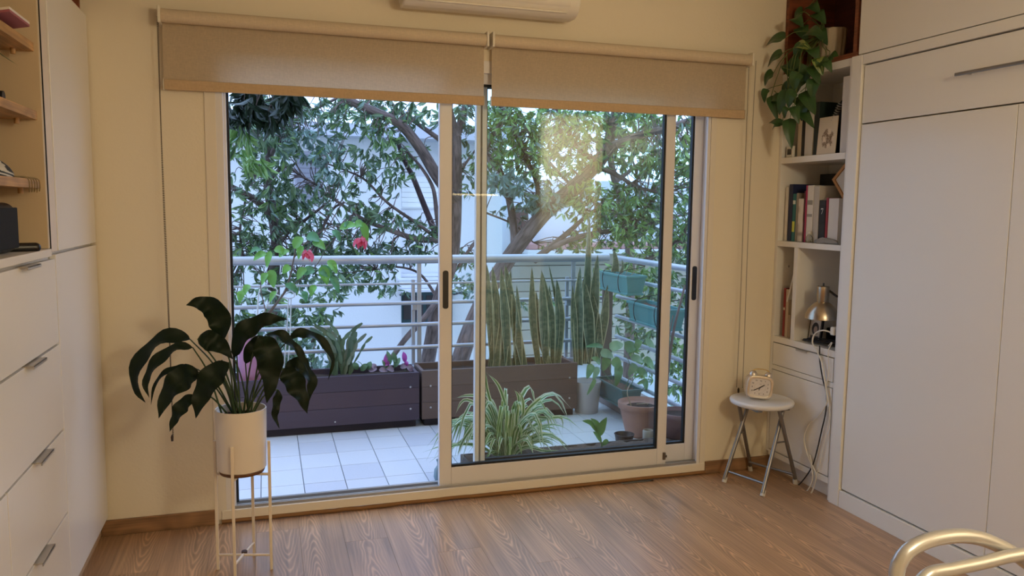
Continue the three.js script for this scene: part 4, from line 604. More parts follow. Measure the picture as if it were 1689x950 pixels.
{ // spider plant just outside the glass
  const tub = thing('soil_trough', 'long low soil-filled trough just outside the glass', 'planter', [1.65, 0, -0.36]);
  part(tub, 'body', [bx(1.05, 2.42, 0, 0.012, -0.50, -0.22), bx(1.05, 2.42, 0.012, 0.07, -0.235, -0.22), bx(1.05, 2.42, 0.012, 0.07, -0.50, -0.485), bx(1.05, 1.065, 0.012, 0.07, -0.485, -0.235), bx(2.405, 2.42, 0.012, 0.07, -0.485, -0.235)], M('#4b423f', 0.7));
  const g = new THREE.PlaneGeometry(1.34, 0.25, 90, 18); g.rotateX(-Math.PI / 2); const q = g.attributes.position; for (let i = 0; i < q.count; i++) q.setY(i, 0.045 * fbm(q.getX(i) * 22 + 40, q.getZ(i) * 22 + 40, 0, 0, 4)); g.computeVertexNormals(); g.translate(1.735, 0.045, -0.36); part(tub, 'soil', g, M('#5d4d44', 1));
  const p = thing('spider_plant', 'large spider plant with arching cream-edged leaves behind the glass', 'plant', [1.29, 0.06, -0.38]);
  const st = tex(64, 8, (u) => { const e = Math.abs(u - 0.5) * 2; return e > 0.5 ? [222, 228, 204] : e > 0.4 ? [164, 190, 140] : [98, 142, 82]; });
  const sm = [MP('#ffffff', 0.45, { map: st, transmission: 0.2, thickness: 0 }), MP('#d9e6c4', 0.45, { map: st, transmission: 0.2, thickness: 0 })];
  for (let i = 0; i < 120; i++) {
    const a = rnd() * 6.283, up = rr(0.10, 0.42) * (0.6 + 0.4 * Math.abs(Math.sin(a * 3))), out = rr(0.14, 0.40), x0 = 1.29 + 0.05 * Math.cos(a), z0 = -0.39 + 0.05 * Math.sin(a), dx = Math.cos(a) * out, dz = Math.sin(a) * out * 0.36, end = up * rr(-0.1, 0.75);
    part(p, 'leaf', blade([[x0, 0.07, z0], [x0 + dx * 0.3, 0.07 + up * 0.75, z0 + dz * 0.3], [x0 + dx * 0.72, 0.07 + up * 0.95, z0 + dz * 0.72], [x0 + dx * 1.1, Math.max(0.075, 0.07 + end), z0 + dz * 1.05]], rr(0.019, 0.031), { face: [0, 1, 0.5], fold: 0.3, segs: 9, cross: 2, shape: (t) => 0.55 + 0.45 * Math.sin(Math.PI * Math.min(1, t * 1.1)) - Math.max(0, t - 0.75) * 3.4 }), sm[i % 2]);
  }
  for (const [pts, w] of [[[[1.296,0.106,-0.36],[1.222,0.307,-0.36],[1.167,0.485,-0.36],[1.159,0.603,-0.36]], .022], [[[1.325,0.104,-0.36],[1.294,0.301,-0.36],[1.234,0.495,-0.36],[1.156,0.582,-0.36]], .024], [[[1.339,0.103,-0.36],[1.344,0.298,-0.36],[1.354,0.421,-0.36],[1.321,0.476,-0.36]], .022], [[[1.333,0.109,-0.34],[1.396,0.335,-0.34],[1.468,0.401,-0.34],[1.49,0.417,-0.34]], .02], [[[1.355,0.107,-0.34],[1.44,0.296,-0.34],[1.532,0.29,-0.34],[1.611,0.284,-0.34],[1.617,0.175,-0.34]], .02], [[[1.333,0.099,-0.34],[1.46,0.202,-0.34],[1.572,0.172,-0.34],[1.686,0.09,-0.34]], .024], [[[1.319,0.1,-0.34],[1.406,0.128,-0.34],[1.517,0.097,-0.34],[1.629,0.095,-0.34]], .02], [[[1.261,0.115,-0.34],[1.116,0.389,-0.34],[1.029,0.429,-0.34],[0.971,0.33,-0.34]], .02], [[[1.261,0.115,-0.34],[1.117,0.285,-0.34],[1.03,0.205,-0.34],[0.986,0.087,-0.34]], .022], [[[1.274,0.108,-0.36],[1.157,0.416,-0.36],[1.069,0.449,-0.36],[0.965,0.435,-0.36]], .02], [[[1.296,0.106,-0.36],[1.374,0.26,-0.36],[1.38,0.401,-0.36],[1.346,0.474,-0.36]], .02]]) part(p, 'leaf', blade(pts, w, { face: [0, 0.5, 1], fold: 0.3, segs: 12, cross: 2, shape: (t) => 0.55 + 0.45 * Math.sin(Math.PI * Math.min(1, t * 1.1)) - Math.max(0, t - 0.75) * 3.4 }), sm[0]);
  const sp = thing('seedling', 'young green plant with a few pointed leaves in the soil trough', 'plant', [1.83, 0.06, -0.35]); const gm = leafG(0.10, 0.26, 0.06, 0.35);
  part(sp, 'stem', tube([[1.88,0.059,-0.35],[1.863,0.146,-0.35],[1.838,0.206,-0.35]], 0.004, 0.003, 6), gm);
  for (const [pts, w] of [[[[1.846,0.176,-0.35],[1.802,0.238,-0.35],[1.744,0.257,-0.35]], .035], [[[1.849,0.16,-0.33],[1.86,0.218,-0.33],[1.893,0.273,-0.33]], .05], [[[1.846,0.184,-0.35],[1.837,0.228,-0.35],[1.798,0.268,-0.35]], .04], [[[1.858,0.126,-0.32],[1.829,0.172,-0.32],[1.802,0.196,-0.32]], .03], [[[1.866,0.107,-0.32],[1.888,0.13,-0.32],[1.904,0.122,-0.32]], .03]]) part(sp, 'leaf', blade(pts, w, { face: [0, 0.6, 1] }), gm);
}
{ // clay pots by the side railing
  const tc = M('#a87c6c', 0.75, { bumpMap: plasterBump, bumpScale: 0.001 });
  const a = thing('clay_bowl', 'wide terracotta bowl of dry soil at the foot of the side railing', 'pot', [2.36, 0, -0.84]);
  part(a, 'bowl', lathe([[0, 0], [0.085, 0], [0.10, 0.02], [0.13, 0.14], [0.14, 0.185], [0.152, 0.19], [0.155, 0.225], [0.147, 0.228], [0.138, 0.20], [0, 0.19]], 2.345, 0.0, -0.78, 48), tc);
  const g = new THREE.CircleGeometry(0.137, 40); g.rotateX(-Math.PI / 2); g.translate(2.345, 0.197, -0.78); part(a, 'soil', g, soil);
  part(a, 'twig', [tube([[2.28, 0.2, -0.8], [2.24, 0.3, -0.78], [2.27, 0.35, -0.8]], 0.004, 0.002, 6), tube([[2.4, 0.2, -0.8], [2.35, 0.235, -0.7], [2.28, 0.23, -0.72]], 0.003, 0.002, 6)], M('#b3a48e', 0.9));
  const b = thing('clay_pot', 'brown clay pot holding a bare woody stem beside the door frame', 'pot', [2.53, 0.075, -0.45]);
  part(b, 'pot', lathe([[0, 0], [0.09, 0], [0.115, 0.12], [0.125, 0.125], [0.125, 0.155], [0.115, 0.155], [0.11, 0.13], [0, 0.125]], 2.455, 0.076, -0.48, 36), M('#80605a', 0.75)); const s2 = new THREE.CircleGeometry(0.112, 32); s2.rotateX(-Math.PI / 2); s2.translate(2.455, 0.207, -0.48); part(b, 'soil', s2, soil);
  const w = thing('woody_shrub', 'bare leaning woody stem growing from the brown clay pot', 'plant', [2.47, 0.2, -0.48]); part(w, 'stem', tube([[2.359,0.193,-0.48],[2.361,0.386,-0.48],[2.376,0.577,-0.48],[2.403,0.766,-0.48],[2.439,0.916,-0.48],[2.469,1.029,-0.48]], 0.012, 0.007, 8, 24), M('#7a6a66', 0.9)); part(w, 'branch', tube([[2.376,0.577,-0.48],[2.367,0.691,-0.48],[2.392,0.842,-0.48]], 0.006, 0.003, 6), M('#7a6a66', 0.9));
  solid('plastic_pot', lathe([[0, 0], [0.045, 0], [0.06, 0.085], [0.064, 0.09], [0.056, 0.09], [0.05, 0.04], [0, 0.03]], 2.12, 0, -0.56, 28), M('#2c2829', 0.5), 'small empty black plastic pot in front of the terracotta bowl', 'pot');
  solid('glass_jar', lathe([[0, 0], [0.032, 0], [0.034, 0.09], [0.03, 0.1], [0.028, 0.1], [0.03, 0.088], [0.03, 0.006], [0, 0.006]], 2.29, 0, -0.57, 24), M('#b3a698', 0.4), 'small pale jar standing beside the terracotta bowl', 'jar');
  solid('white_pot', lathe([[0, 0], [0.085, 0], [0.10, 0.20], [0.105, 0.232], [0.097, 0.235], [0.09, 0.19], [0, 0.18]], 2.235, 0.0, -1.44, 36), M('#c4bdbb', 0.6), 'off-white plastic pot between the timber planter and the dark green trough', 'pot');
  solid('glass_vase', lathe([[0, 0], [0.026, 0], [0.034, 0.02], [0.03, 0.06], [0.014, 0.085], [0.014, 0.10], [0.02, 0.115], [0.017, 0.115], [0.011, 0.1], [0.011, 0.085], [0.026, 0.058], [0.03, 0.02], [0.024, 0.004], [0, 0.004]], 0.885, 0.0, -0.30, 28), M('#7e97a0', 0.25), 'small blue-grey vase on the tiles behind the sliding pane', 'vase');
}
{ // vine with broad pale leaves in the floor trough
  const p = thing('leafy_vine', 'vine with broad pale green leaves climbing out of the dark green trough', 'plant', [2.40, 0.23, -1.3]); const vm = [leafG(0.22, 0.40, 0.16, 0.4), leafG(0.30, 0.46, 0.26, 0.4), leafG(0.16, 0.32, 0.14, 0.4)];
  for (const pts of [[[2.352,0.223,-1.2],[2.301,0.401,-1.2],[2.321,0.509,-1.2]], [[2.424,0.197,-1.2],[2.467,0.349,-1.2],[2.417,0.461,-1.2],[2.275,0.489,-1.2]], [[2.448,0.182,-1.2],[2.539,0.345,-1.2],[2.62,0.385,-1.2]], [[2.338,0.246,-1.2],[2.208,0.384,-1.2],[2.162,0.356,-1.2]], [[2.472,0.171,-1.2],[2.577,0.209,-1.2],[2.649,0.383,-1.2]]]) part(p, 'stem', tube(pts, 0.003, 0.002, 6), vm[2]);
  const broad = (t) => Math.pow(Math.sin(Math.PI * Math.pow(t, 0.6)), 0.6);
  for (const [b, t, w] of [[[2.289,0.514,-1.18],[2.396,0.539,-1.18],.075,0], [[2.22,0.487,-1.18],[2.323,0.447,-1.18],.07,0], [[2.267,0.45,-1.18],[2.246,0.356,-1.18],.07,0], [[2.314,0.439,-1.18],[2.373,0.349,-1.18],.08,0], [[2.406,0.509,-1.18],[2.5,0.517,-1.18],.09,0], [[2.362,0.402,-1.18],[2.347,0.237,-1.18],.07,0], [[2.153,0.412,-1.18],[2.123,0.306,-1.18],.055,0], [[2.199,0.388,-1.18],[2.169,0.291,-1.18],.05,0], [[2.187,0.302,-1.18],[2.125,0.189,-1.18],.03,0], [[2.455,0.441,-1.18],[2.561,0.401,-1.18],.06,0], [[2.56,0.436,-1.18],[2.64,0.343,-1.18],.06,0], [[2.505,0.351,-1.18],[2.593,0.293,-1.18],.06,0], [[2.242,0.529,-1.18],[2.104,0.535,-1.18],.035,0], [[2.522,0.569,-1.18],[2.478,0.475,-1.18],.05,0], [[2.57,0.567,-1.18],[2.636,0.476,-1.18],.05,0], [[2.222,0.409,-1.18],[2.152,0.455,-1.18],.05,0], [[2.494,0.395,-1.18],[2.44,0.31,-1.18],.06,0], [[2.555,0.282,-1.18],[2.587,0.191,-1.18],.05,0]]) part(p, 'leaf', blade([b, V(b).lerp(V(t), 0.5).add(V(0, 0.012, 0.015)).toArray(), t], w, { face: [rr(-0.3, 0.3), 0.7, 1], shape: broad, fold: 0.15 }), vm[Math.floor(rnd() * 3)]);
}
{ // flowering shrub in a pink pot at the open side
  const pp = thing('pink_pot', 'dusty pink pot standing on the planter box by the door frame', 'pot', [-0.1, 0.38, -1.42]); const c = [-0.122,0.389,-1.475];
  part(pp, 'pot', lathe([[0, 0], [0.075, 0], [0.062, 0.27], [0.066, 0.275], [0.058, 0.275], [0.055, 0.24], [0, 0.24]], c[0], 0.36, c[2], 36), M('#b07a96', 0.55));
  const s = thing('flowering_shrub', 'lanky green shrub with two pink flower heads rising over the handrail', 'plant', [c[0], 0.6, c[2]]); const wood = M('#6d6058', 0.9), g1 = leafG(0.20, 0.48, 0.08, 0.45), g2 = leafG(0.10, 0.30, 0.12, 0.35), pink = leafG(0.85, 0.12, 0.22, 0.4, 0.6);
  for (const [pts, r] of [[[[-0.113,0.612,-1.45],[-0.005,0.786,-1.45],[0.111,0.941,-1.45],[0.171,1.156,-1.45],[0.184,1.235,-1.45]],.009], [[[0.171,1.156,-1.45],[0.268,1.274,-1.45],[0.404,1.353,-1.45],[0.56,1.365,-1.45]],.004], [[[-0.113,0.612,-1.45],[0.033,0.824,-1.45],[0.149,0.98,-1.45]],.007], [[[0.111,0.941,-1.45],[0.304,1.096,-1.45],[0.403,1.254,-1.45],[0.6,1.381,-1.45]],.003], [[[-0.005,0.786,-1.45],[-0.038,0.983,-1.45],[0.003,1.139,-1.45]],.004]]) part(s, 'stem', tube(pts, r, r * 0.5, 7), wood);
  for (const [b, t, w, k] of [[[0.003,1.187,-1.42],[-0.078,1.142,-1.42],.05,0], [[0.026,1.202,-1.42],[0.002,1.094,-1.42],.05,0], [[0.048,1.21,-1.42],[0.122,1.178,-1.42],.06,0], [[-0.033,1.21,-1.42],[-0.099,1.188,-1.42],.04,1], [[0.077,1.163,-1.42],[0.145,1.202,-1.42],.05,0], [[0.171,1.217,-1.42],[0.229,1.287,-1.42],.07,0], [[0.248,1.287,-1.42],[0.335,1.263,-1.42],.08,1], [[0.285,1.255,-1.42],[0.369,1.208,-1.42],.07,0], [[0.221,1.236,-1.42],[0.197,1.146,-1.42],.05,0], [[0.459,1.342,-1.42],[0.577,1.366,-1.42],.06,0], [[0.413,1.334,-1.42],[0.466,1.255,-1.42],.05,1], [[0.557,1.366,-1.42],[0.616,1.358,-1.42],.06,0], [[0.601,1.39,-1.42],[0.639,1.246,-1.42],.055,0], [[0.518,1.35,-1.42],[0.483,1.365,-1.42],.05,1], [[0.02,1.082,-1.42],[0.043,0.965,-1.42],.07,0], [[0.001,1.063,-1.42],[-0.03,0.986,-1.42],.05,0], [[0.225,1.052,-1.42],[0.302,1.067,-1.42],.07,1], [[0.245,1.091,-1.42],[0.187,1.013,-1.42],.06,0], [[0.321,1.082,-1.42],[0.409,1.025,-1.42],.08,1], [[0.34,1.098,-1.42],[0.377,0.978,-1.42],.07,0], [[-0.104,0.988,-1.42],[-0.142,0.919,-1.42],.05,0], [[-0.148,0.95,-1.42],[-0.168,0.873,-1.42],.05,0], [[0.111,0.983,-1.42],[0.193,0.934,-1.42],.05,1], [[0.38,1.137,-1.42],[0.44,1.049,-1.42],.06,0], [[0.397,1.037,-1.42],[0.454,0.916,-1.42],.05,1], [[0.151,1.1,-1.42],[0.097,1.054,-1.42],.05,0], [[0.3,0.979,-1.42],[0.269,0.901,-1.42],.05,0], [[0.054,0.945,-1.42],[0.015,0.868,-1.42],.04,0], [[0.223,0.942,-1.42],[0.241,0.862,-1.42],.05,1]]) part(s, 'leaf', blade([b, V(b).lerp(V(t), 0.5).add(V(0, 0.015, 0.012)).toArray(), t], w, { face: [rr(-0.4, 0.4), 0.7, 0.8] }), k ? g2 : g1);
  for (const [x, y, z, n] of [[...[0.591,1.262,-1.42], 20], [...[0.254,1.177,-1.42], 14]]) { const f = sub(s, 'flower_head'); for (let i = 0; i < n; i++) { const a = rnd() * 6.28, d = rr(0.015, 0.05); part(f, 'petal', blade([[x, y + 0.02, z], [x + d * 0.7 * Math.cos(a), y + rr(-0.01, 0.02), z + d * 0.7 * Math.sin(a)], [x + d * Math.cos(a) - 0.01, y - rr(0.0, 0.06), z + d * Math.sin(a)]], 0.036, { face: [Math.cos(a), 0.5, Math.sin(a) + 0.5], segs: 5, cross: 2 }), pink); } part(s, 'stem', tube([[x + 0.01, y + 0.07, z], [x, y + 0.015, z]], 0.0025, 0.002, 5), g2); }
  // white wire support
  const w = thing('wire_support', 'bent white wire plant support behind the pink pot', 'plant support', [-0.012,0.459,-1.5]), wm = M('#d4d8de', 0.5);
  part(w, 'wire', tube([[-0.088,0.414,-1.5],[-0.067,0.702,-1.5],[-0.046,0.939,-1.5],[-0.023,0.97,-1.5],[0.044,0.961,-1.5],[0.066,0.944,-1.5],[-0.004,0.839,-1.5],[-0.066,0.722,-1.5]], 0.0055, 0.0055, 7, 40), wm); part(w, 'wire', tube([[-0.001,0.948,-1.48],[0.058,0.915,-1.48],[0.141,0.889,-1.48],[0.172,0.904,-1.48],[0.149,0.937,-1.48],[0.111,0.914,-1.48]], 0.0045, 0.0045, 7, 30), wm); part(w, 'wire', tube([[0.134,0.885,-1.52],[0.114,0.611,-1.52],[0.095,0.401,-1.52]], 0.004, 0.004, 7, 12), wm); part(w, 'wire', tube([[0.15,0.884,-1.52],[0.137,0.61,-1.52],[0.118,0.399,-1.52]], 0.004, 0.004, 7, 12), wm);
}
{ // jointed succulent and low flowers in the first planter
  const p = thing('jointed_cactus', 'tall clump of flat jointed cactus stems in the dark planter box', 'plant', [0.463,0.393,-1.5]), cm = [leafG(0.13, 0.20, 0.11, 0.2), leafG(0.10, 0.16, 0.09, 0.2), leafG(0.20, 0.24, 0.15, 0.2)];
  for (let i = 0; i < 26; i++) { let b = V([0.471,0.385,-1.5]).add(V(rr(-0.07, 0.07), -0.02, rr(-0.05, 0.05))), a = rr(-0.4, 0.4), n = 3 + Math.floor(rnd() * 3); const dz = rr(-0.25, 0.35); for (let k = 0; k < n; k++) { const L = rr(0.06, 0.10), e = b.clone().add(V(Math.sin(a) * L, Math.cos(a) * L, dz * L)); part(p, 'stem_segment', blade([b.toArray(), b.clone().lerp(e, 0.5).toArray(), e.toArray()], rr(0.02, 0.034), { face: [rr(-0.9, 0.9), 0.2, 1], segs: 5, cross: 2, fold: 0.1, shape: (t) => 0.45 + 0.55 * Math.sin(Math.PI * t) }), cm[i % 3]); b = e; a += rr(-0.1, 0.1) + Math.sign(a) * (k > 1 ? rr(0.1, 0.5) : 0.05); } }
  const f = thing('purple_flowers', 'low plant with magenta flower spikes in the dark planter box', 'plant', [0.781,0.376,-1.5]), pm = leafG(0.45, 0.08, 0.40, 0.3), gm = leafG(0.12, 0.24, 0.12, 0.3), lm = leafG(0.34, 0.26, 0.36, 0.2);
  for (const [pts] of [[[[0.754,0.374,-1.48],[0.762,0.432,-1.48],[0.767,0.486,-1.48]],.003], [[[0.812,0.37,-1.48],[0.828,0.42,-1.48],[0.82,0.471,-1.48]],.003], [[[0.895,0.366,-1.48],[0.895,0.417,-1.48],[0.887,0.451,-1.48]],.003], [[[0.614,0.381,-1.48],[0.599,0.432,-1.48],[0.574,0.45,-1.48]],.003]]) part(f, 'stem', tube(pts, 0.003, 0.002, 6), gm);
  for (const [b, t, w, k] of [[[0.751,0.411,-1.46],[0.768,0.503,-1.46],.03,2], [[0.776,0.402,-1.46],[0.759,0.461,-1.46],.03,2], [[0.743,0.42,-1.46],[0.784,0.426,-1.46],.035,2], [[0.892,0.429,-1.46],[0.88,0.506,-1.46],.035,2], [[0.892,0.404,-1.46],[0.909,0.437,-1.46],.03,2], [[0.858,0.397,-1.46],[0.909,0.403,-1.46],.04,3], [[0.693,0.389,-1.46],[0.661,0.433,-1.46],.04,3], [[0.714,0.388,-1.46],[0.775,0.377,-1.46],.04,3], [[0.817,0.374,-1.46],[0.751,0.403,-1.46],.04,3], [[0.572,0.396,-1.46],[0.54,0.447,-1.46],.04,0], [[0.592,0.386,-1.46],[0.637,0.434,-1.46],.04,0], [[0.636,0.392,-1.46],[0.661,0.449,-1.46],.04,0], [[0.776,0.393,-1.46],[0.735,0.454,-1.46],.04,0], [[0.817,0.4,-1.46],[0.859,0.465,-1.46],.04,0], [[0.792,0.418,-1.46],[0.768,0.519,-1.46],.035,0], [[0.825,0.424,-1.46],[0.809,0.509,-1.46],.035,0], [[0.942,0.368,-1.46],[0.9,0.404,-1.46],.04,3], [[0.644,0.384,-1.46],[0.702,0.397,-1.46],.04,3], [[0.838,0.432,-1.46],[0.797,0.468,-1.46],.04,0]]) part(f, k > 1 ? (k > 2 ? 'leaf' : 'petal') : 'leaf', blade([b, V(b).lerp(V(t), 0.5).add(V(0, 0.008, 0.012)).toArray(), t], w, { face: [rr(-0.4, 0.4), 0.6, 1], segs: 6, cross: 2 }), k === 2 ? pm : k === 3 ? lm : gm);
}
// ---------- trees, shrubs and houses across the yard ----------
part(struct('ground', [0, -4.6, -20], 'yard far below the balcony'), 'earth', bx(-40, 40, -4.8, -4.6, -60, -0.2, 0), M('#77806c', 1));
const barkTex = tex(256, 512, (u, v) => { const n = fbm(u * 10, v * 7, 10, 7, 4), r = fbm(u * 30, v * 6, 30, 6, 3), k = 0.55 + 0.5 * n + 0.25 * (r - 0.5); return [148 * k, 128 * k, 124 * k]; }, true, 3, 1.5);
const barkM = M('#ffffff', 0.95, { map: barkTex, bumpMap: barkTex, bumpScale: 0.01 }), paleBark = M('#b7a8b4', 0.9, { map: barkTex });
// one leaflet: 1 m long along +y, folded along its middle, bent at the tip
function leafletGeo(w) {
  const rows = [[0, 0.1, 0], [0.22, 0.75, 0.02], [0.5, 1, 0.03], [0.78, 0.66, -0.02], [1, 0.02, -0.12]], pos = [], idx = [];
  for (const [y, k, z] of rows) pos.push(-w * k / 2, y, z + 0.05 * k, 0, y, z, w * k / 2, y, z + 0.05 * k);
  for (let r = 0; r < 4; r++) for (let c = 0; c < 2; c++) { const a = r * 3 + c, b = a + 3; idx.push(a, a + 1, b, b, a + 1, b + 1); }
  const g = new THREE.BufferGeometry(); g.setAttribute('position', new THREE.Float32BufferAttribute(pos, 3)); g.setIndex(idx); g.computeVertexNormals(); return g;
}
const leaflet = [leafletGeo(0.24), leafletGeo(0.29), leafletGeo(0.19)];
const TONES = [[0.10, 0.16, 0.09], [0.17, 0.27, 0.14], [0.26, 0.43, 0.14], [0.28, 0.41, 0.37], [0.36, 0.52, 0.17], [0.025, 0.045, 0.022]];  // brightest tone holds sunlight, the teal one sky sheen, in the leaf colour
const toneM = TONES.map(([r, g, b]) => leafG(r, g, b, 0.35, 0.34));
const leafMass = MP('#ffffff', 0.38, { vertexColors: true, transmission: 0.35, thickness: 0 });
const CAM = V(0, 1.5, 3.8);
// sprays of leaflets around the given clumps: [centre, rx, ry, rz, sprays, leaflet length, tone, spread of tones]
function foliage(t, clumps, branches, { keep = 300, fan = 6, droop = 1.25 } = {}) {
  const all = [], twigs = [];
  const ends = branches.flatMap(([pts]) => { const c = new THREE.CatmullRomCurve3(pts.map((p) => V(p))); return Array.from({ length: 12 }, (_, i) => c.getPoint(i / 11)); });
  for (const [c, rx, ry, rz, n, len, tone, mix = 0.35] of clumps) for (let i = 0; i < n; i++) {
    let a; do a = V(rr(-1, 1), rr(-1, 1), rr(-1, 1)); while (a.lengthSq() > 1);
    const P = V(c[0] + a.x * rx, c[1] + a.y * ry, c[2] + a.z * rz), axis = V(rr(-1, 1), rr(-0.8, 0.3), rr(-1, 1)).normalize(), m = fan - 1 + Math.floor(rnd() * 3);
    for (let k = 0; k < m; k++) {
      const d = axis.clone().applyAxisAngle(V(rr(-1, 1), rr(-1, 1), rr(-1, 1)).normalize(), rr(-1, 1) * 1.1).add(V(0, -droop * rnd(), 0)).normalize();
      const side = V(rr(-1, 1), rr(-0.3, 1), rr(-1, 1)).cross(d).normalize(), z = new THREE.Vector3().crossVectors(side, d), L = len * rr(0.7, 1.2), Mx = new THREE.Matrix4().makeBasis(side.multiplyScalar(L), d.clone().multiplyScalar(L), z.multiplyScalar(L)).setPosition(P);
      const T = rnd() < mix ? Math.floor(rnd() * 4) : tone; all.push([Mx, T, Math.floor(rnd() * 3), P.distanceTo(CAM)]);
    }
    if (ends.length && i % 2 === 0) { let best = null, bd = 1.1; for (const e of ends) { const q = e.distanceTo(P); if (q < bd) { bd = q; best = e; } } if (best) twigs.push(tube([best.toArray(), best.clone().lerp(P, 0.5).add(V(rr(-0.06, 0.06), rr(-0.02, 0.08), rr(-0.06, 0.06))).toArray(), P.toArray()], 0.007, 0.003, 5, 5)); }
  }
  all.sort((a, b) => a[3] - b[3]);
  all.slice(0, keep).forEach(([Mx, T, v]) => { const o = new THREE.Mesh(leaflet[v], toneM[T]); o.name = 'leaf'; o.castShadow = o.receiveShadow = true; const w = worldOf(t); Mx = Mx.clone().premultiply(new THREE.Matrix4().makeTranslation(-w.x, -w.y, -w.z)); Mx.decompose(o.position, o.quaternion, o.scale); t.add(o); });
  const rest = all.slice(keep).map(([Mx, T, v]) => { const g = leaflet[v].toNonIndexed(); g.applyMatrix4(Mx); const n = g.attributes.position.count, col = new Float32Array(n * 3), k = rr(0.8, 1.2); for (let i = 0; i < n; i++) for (let q = 0; q < 3; q++) col[i * 3 + q] = TONES[T][q] * k; g.setAttribute('color', new THREE.BufferAttribute(col, 3)); return g; });
  if (rest.length) part(t, 'foliage', mergeGeometries(rest), leafMass).userData.kind = 'stuff';
  if (twigs.length) part(t, 'twigs', twigs, barkM).userData.kind = 'stuff';
}
function tree(name, label, at, trunk, branches, clumps, opt = {}) {
  const t = thing(name, label, 'tree', at, 'trees between the balcony and the white house');
  for (const [pts, r0, r1] of trunk) part(t, 'trunk', tube(pts, r0, r1, 14, pts.length * 8), barkM);
  for (const [pts, r0, r1, pale] of branches) part(t, 'branch', tube(pts, r0, r1, 9, pts.length * 6), pale ? paleBark : barkM);
  foliage(t, clumps, [...branches, ...trunk.map(([p]) => [p.slice(-3)])], opt);
}
{
  const a0 = [1.716,-0.601,-5];
  tree('tree', 'slender tree forking beside the middle stile, with a mossy limb arching over the open door', [a0[0], -4.6, -5],
    [[[[a0[0] - 0.1, -4.6, -5], [a0[0] - 0.05, -2.5, -5], ...[[[[1.716,-0.601,-5],[1.802,-0.036,-5],[1.887,0.42,-5],[2.036,0.873,-5],[2.084,1.567,-5],[2.082,2.285,-5]],0]][0][0]], 0.12, 0.062]],
    [[[[2.082,2.285,-5],[2.032,2.452,-5],[1.96,2.638,-4.9],[1.883,2.948,-4.8]],.06,.03], [[[2.082,2.285,-5],[2.19,2.537,-5.1],[2.246,2.813,-5.1]],.055,.03], [[[2.07,1.567,-5],[1.829,1.817,-4.8],[1.576,2.139,-4.6],[1.365,2.344,-4.5],[1.1,2.445,-4.4],[0.787,2.551,-4.3],[0.382,2.781,-4.3]],.075,.03], [[[2.057,1.047,-5],[1.851,1.115,-4.9],[1.611,1.127,-4.8],[1.343,1.214,-4.8],[1.015,1.344,-4.8],[0.76,1.518,-4.8],[0.666,1.581,-4.8]],.042,.014], [[[1.851,1.129,-4.9],[1.63,1.292,-4.9],[1.293,1.524,-4.9],[1.031,1.783,-4.9],[0.869,1.858,-4.9],[0.646,1.937,-4.9]],.022,.008], [[[1.851,1.129,-4.9],[1.738,1.495,-5.1],[1.617,1.839,-5.2],[1.513,2.042,-5.2],[1.445,2.244,-5.2]],.038,.026,1], [[[1.879,1.142,-4.9],[1.816,1.429,-4.8],[1.775,1.696,-4.8],[1.653,1.905,-4.8],[1.493,2.085,-4.8]],.032,.012], [[[1.892,2.223,-4.9],[1.632,2.393,-4.9],[1.431,2.515,-4.9],[1.3,2.639,-4.9]],.03,.016], [[[1.965,0.594,-5],[1.817,0.385,-4.9],[1.651,0.217,-4.8],[1.459,0.011,-4.8],[1.302,-0.201,-4.8]],.04,.03], [[[1.887,0.42,-5],[1.685,0.722,-5.2],[1.403,0.796,-5.2],[1.195,0.764,-5.2]],.02,.008], [[[2.083,1.774,-5],[2.196,1.982,-5],[2.352,2.192,-5]],.02,.01], [[[2.115,0.802,-5],[2.251,1.011,-5],[2.487,1.179,-5.2]],.02,.01]],
    [[[0.877,2.426,-4.6],.5,.22,.5,69,0.112,1,.4], [[1.27,2.581,-4.7],.4,.12,.4,33,0.112,1,.4], [[1.595,2.501,-4.7],.35,.15,.4,33,0.120,1,.4], [[1.238,2.276,-4.5],.25,.15,.3,36,0.112,2,.5], [[1.009,2,-4.7],.35,.2,.4,39,0.112,1,.4], [[0.762,1.679,-4.8],.3,.25,.4,39,0.104,0,.5], [[1.294,1.756,-4.9],.3,.15,.3,18,0.112,1,.4], [[1.548,2.032,-5],.25,.2,.3,21,0.112,2,.4], [[1.016,1.455,-4.8],.3,.1,.3,33,0.104,1,.4], [[1.277,1.326,-4.8],.35,.1,.3,36,0.104,1,.4], [[1.63,1.224,-4.9],.3,.12,.3,24,0.096,1,.4], [[1.441,1.016,-5],.5,.14,.4,66,0.104,0,.5], [[0.838,1.087,-5],.35,.2,.4,51,0.104,0,.5], [[2.233,2.47,-5.1],.25,.3,.3,39,0.120,1,.4], [[2.2,1.848,-5.1],.15,.3,.3,18,0.112,1,.4], [[2.266,0.929,-5.2],.15,.15,.3,24,0.104,1,.4], [[1.101,0.747,-5],.45,.16,.3,51,0.104,1,.4], [[0.663,1.959,-4.7],.25,.2,.3,30,0.112,3,.3]]);
  const b0 = [2.002,-0.145,-4.4];
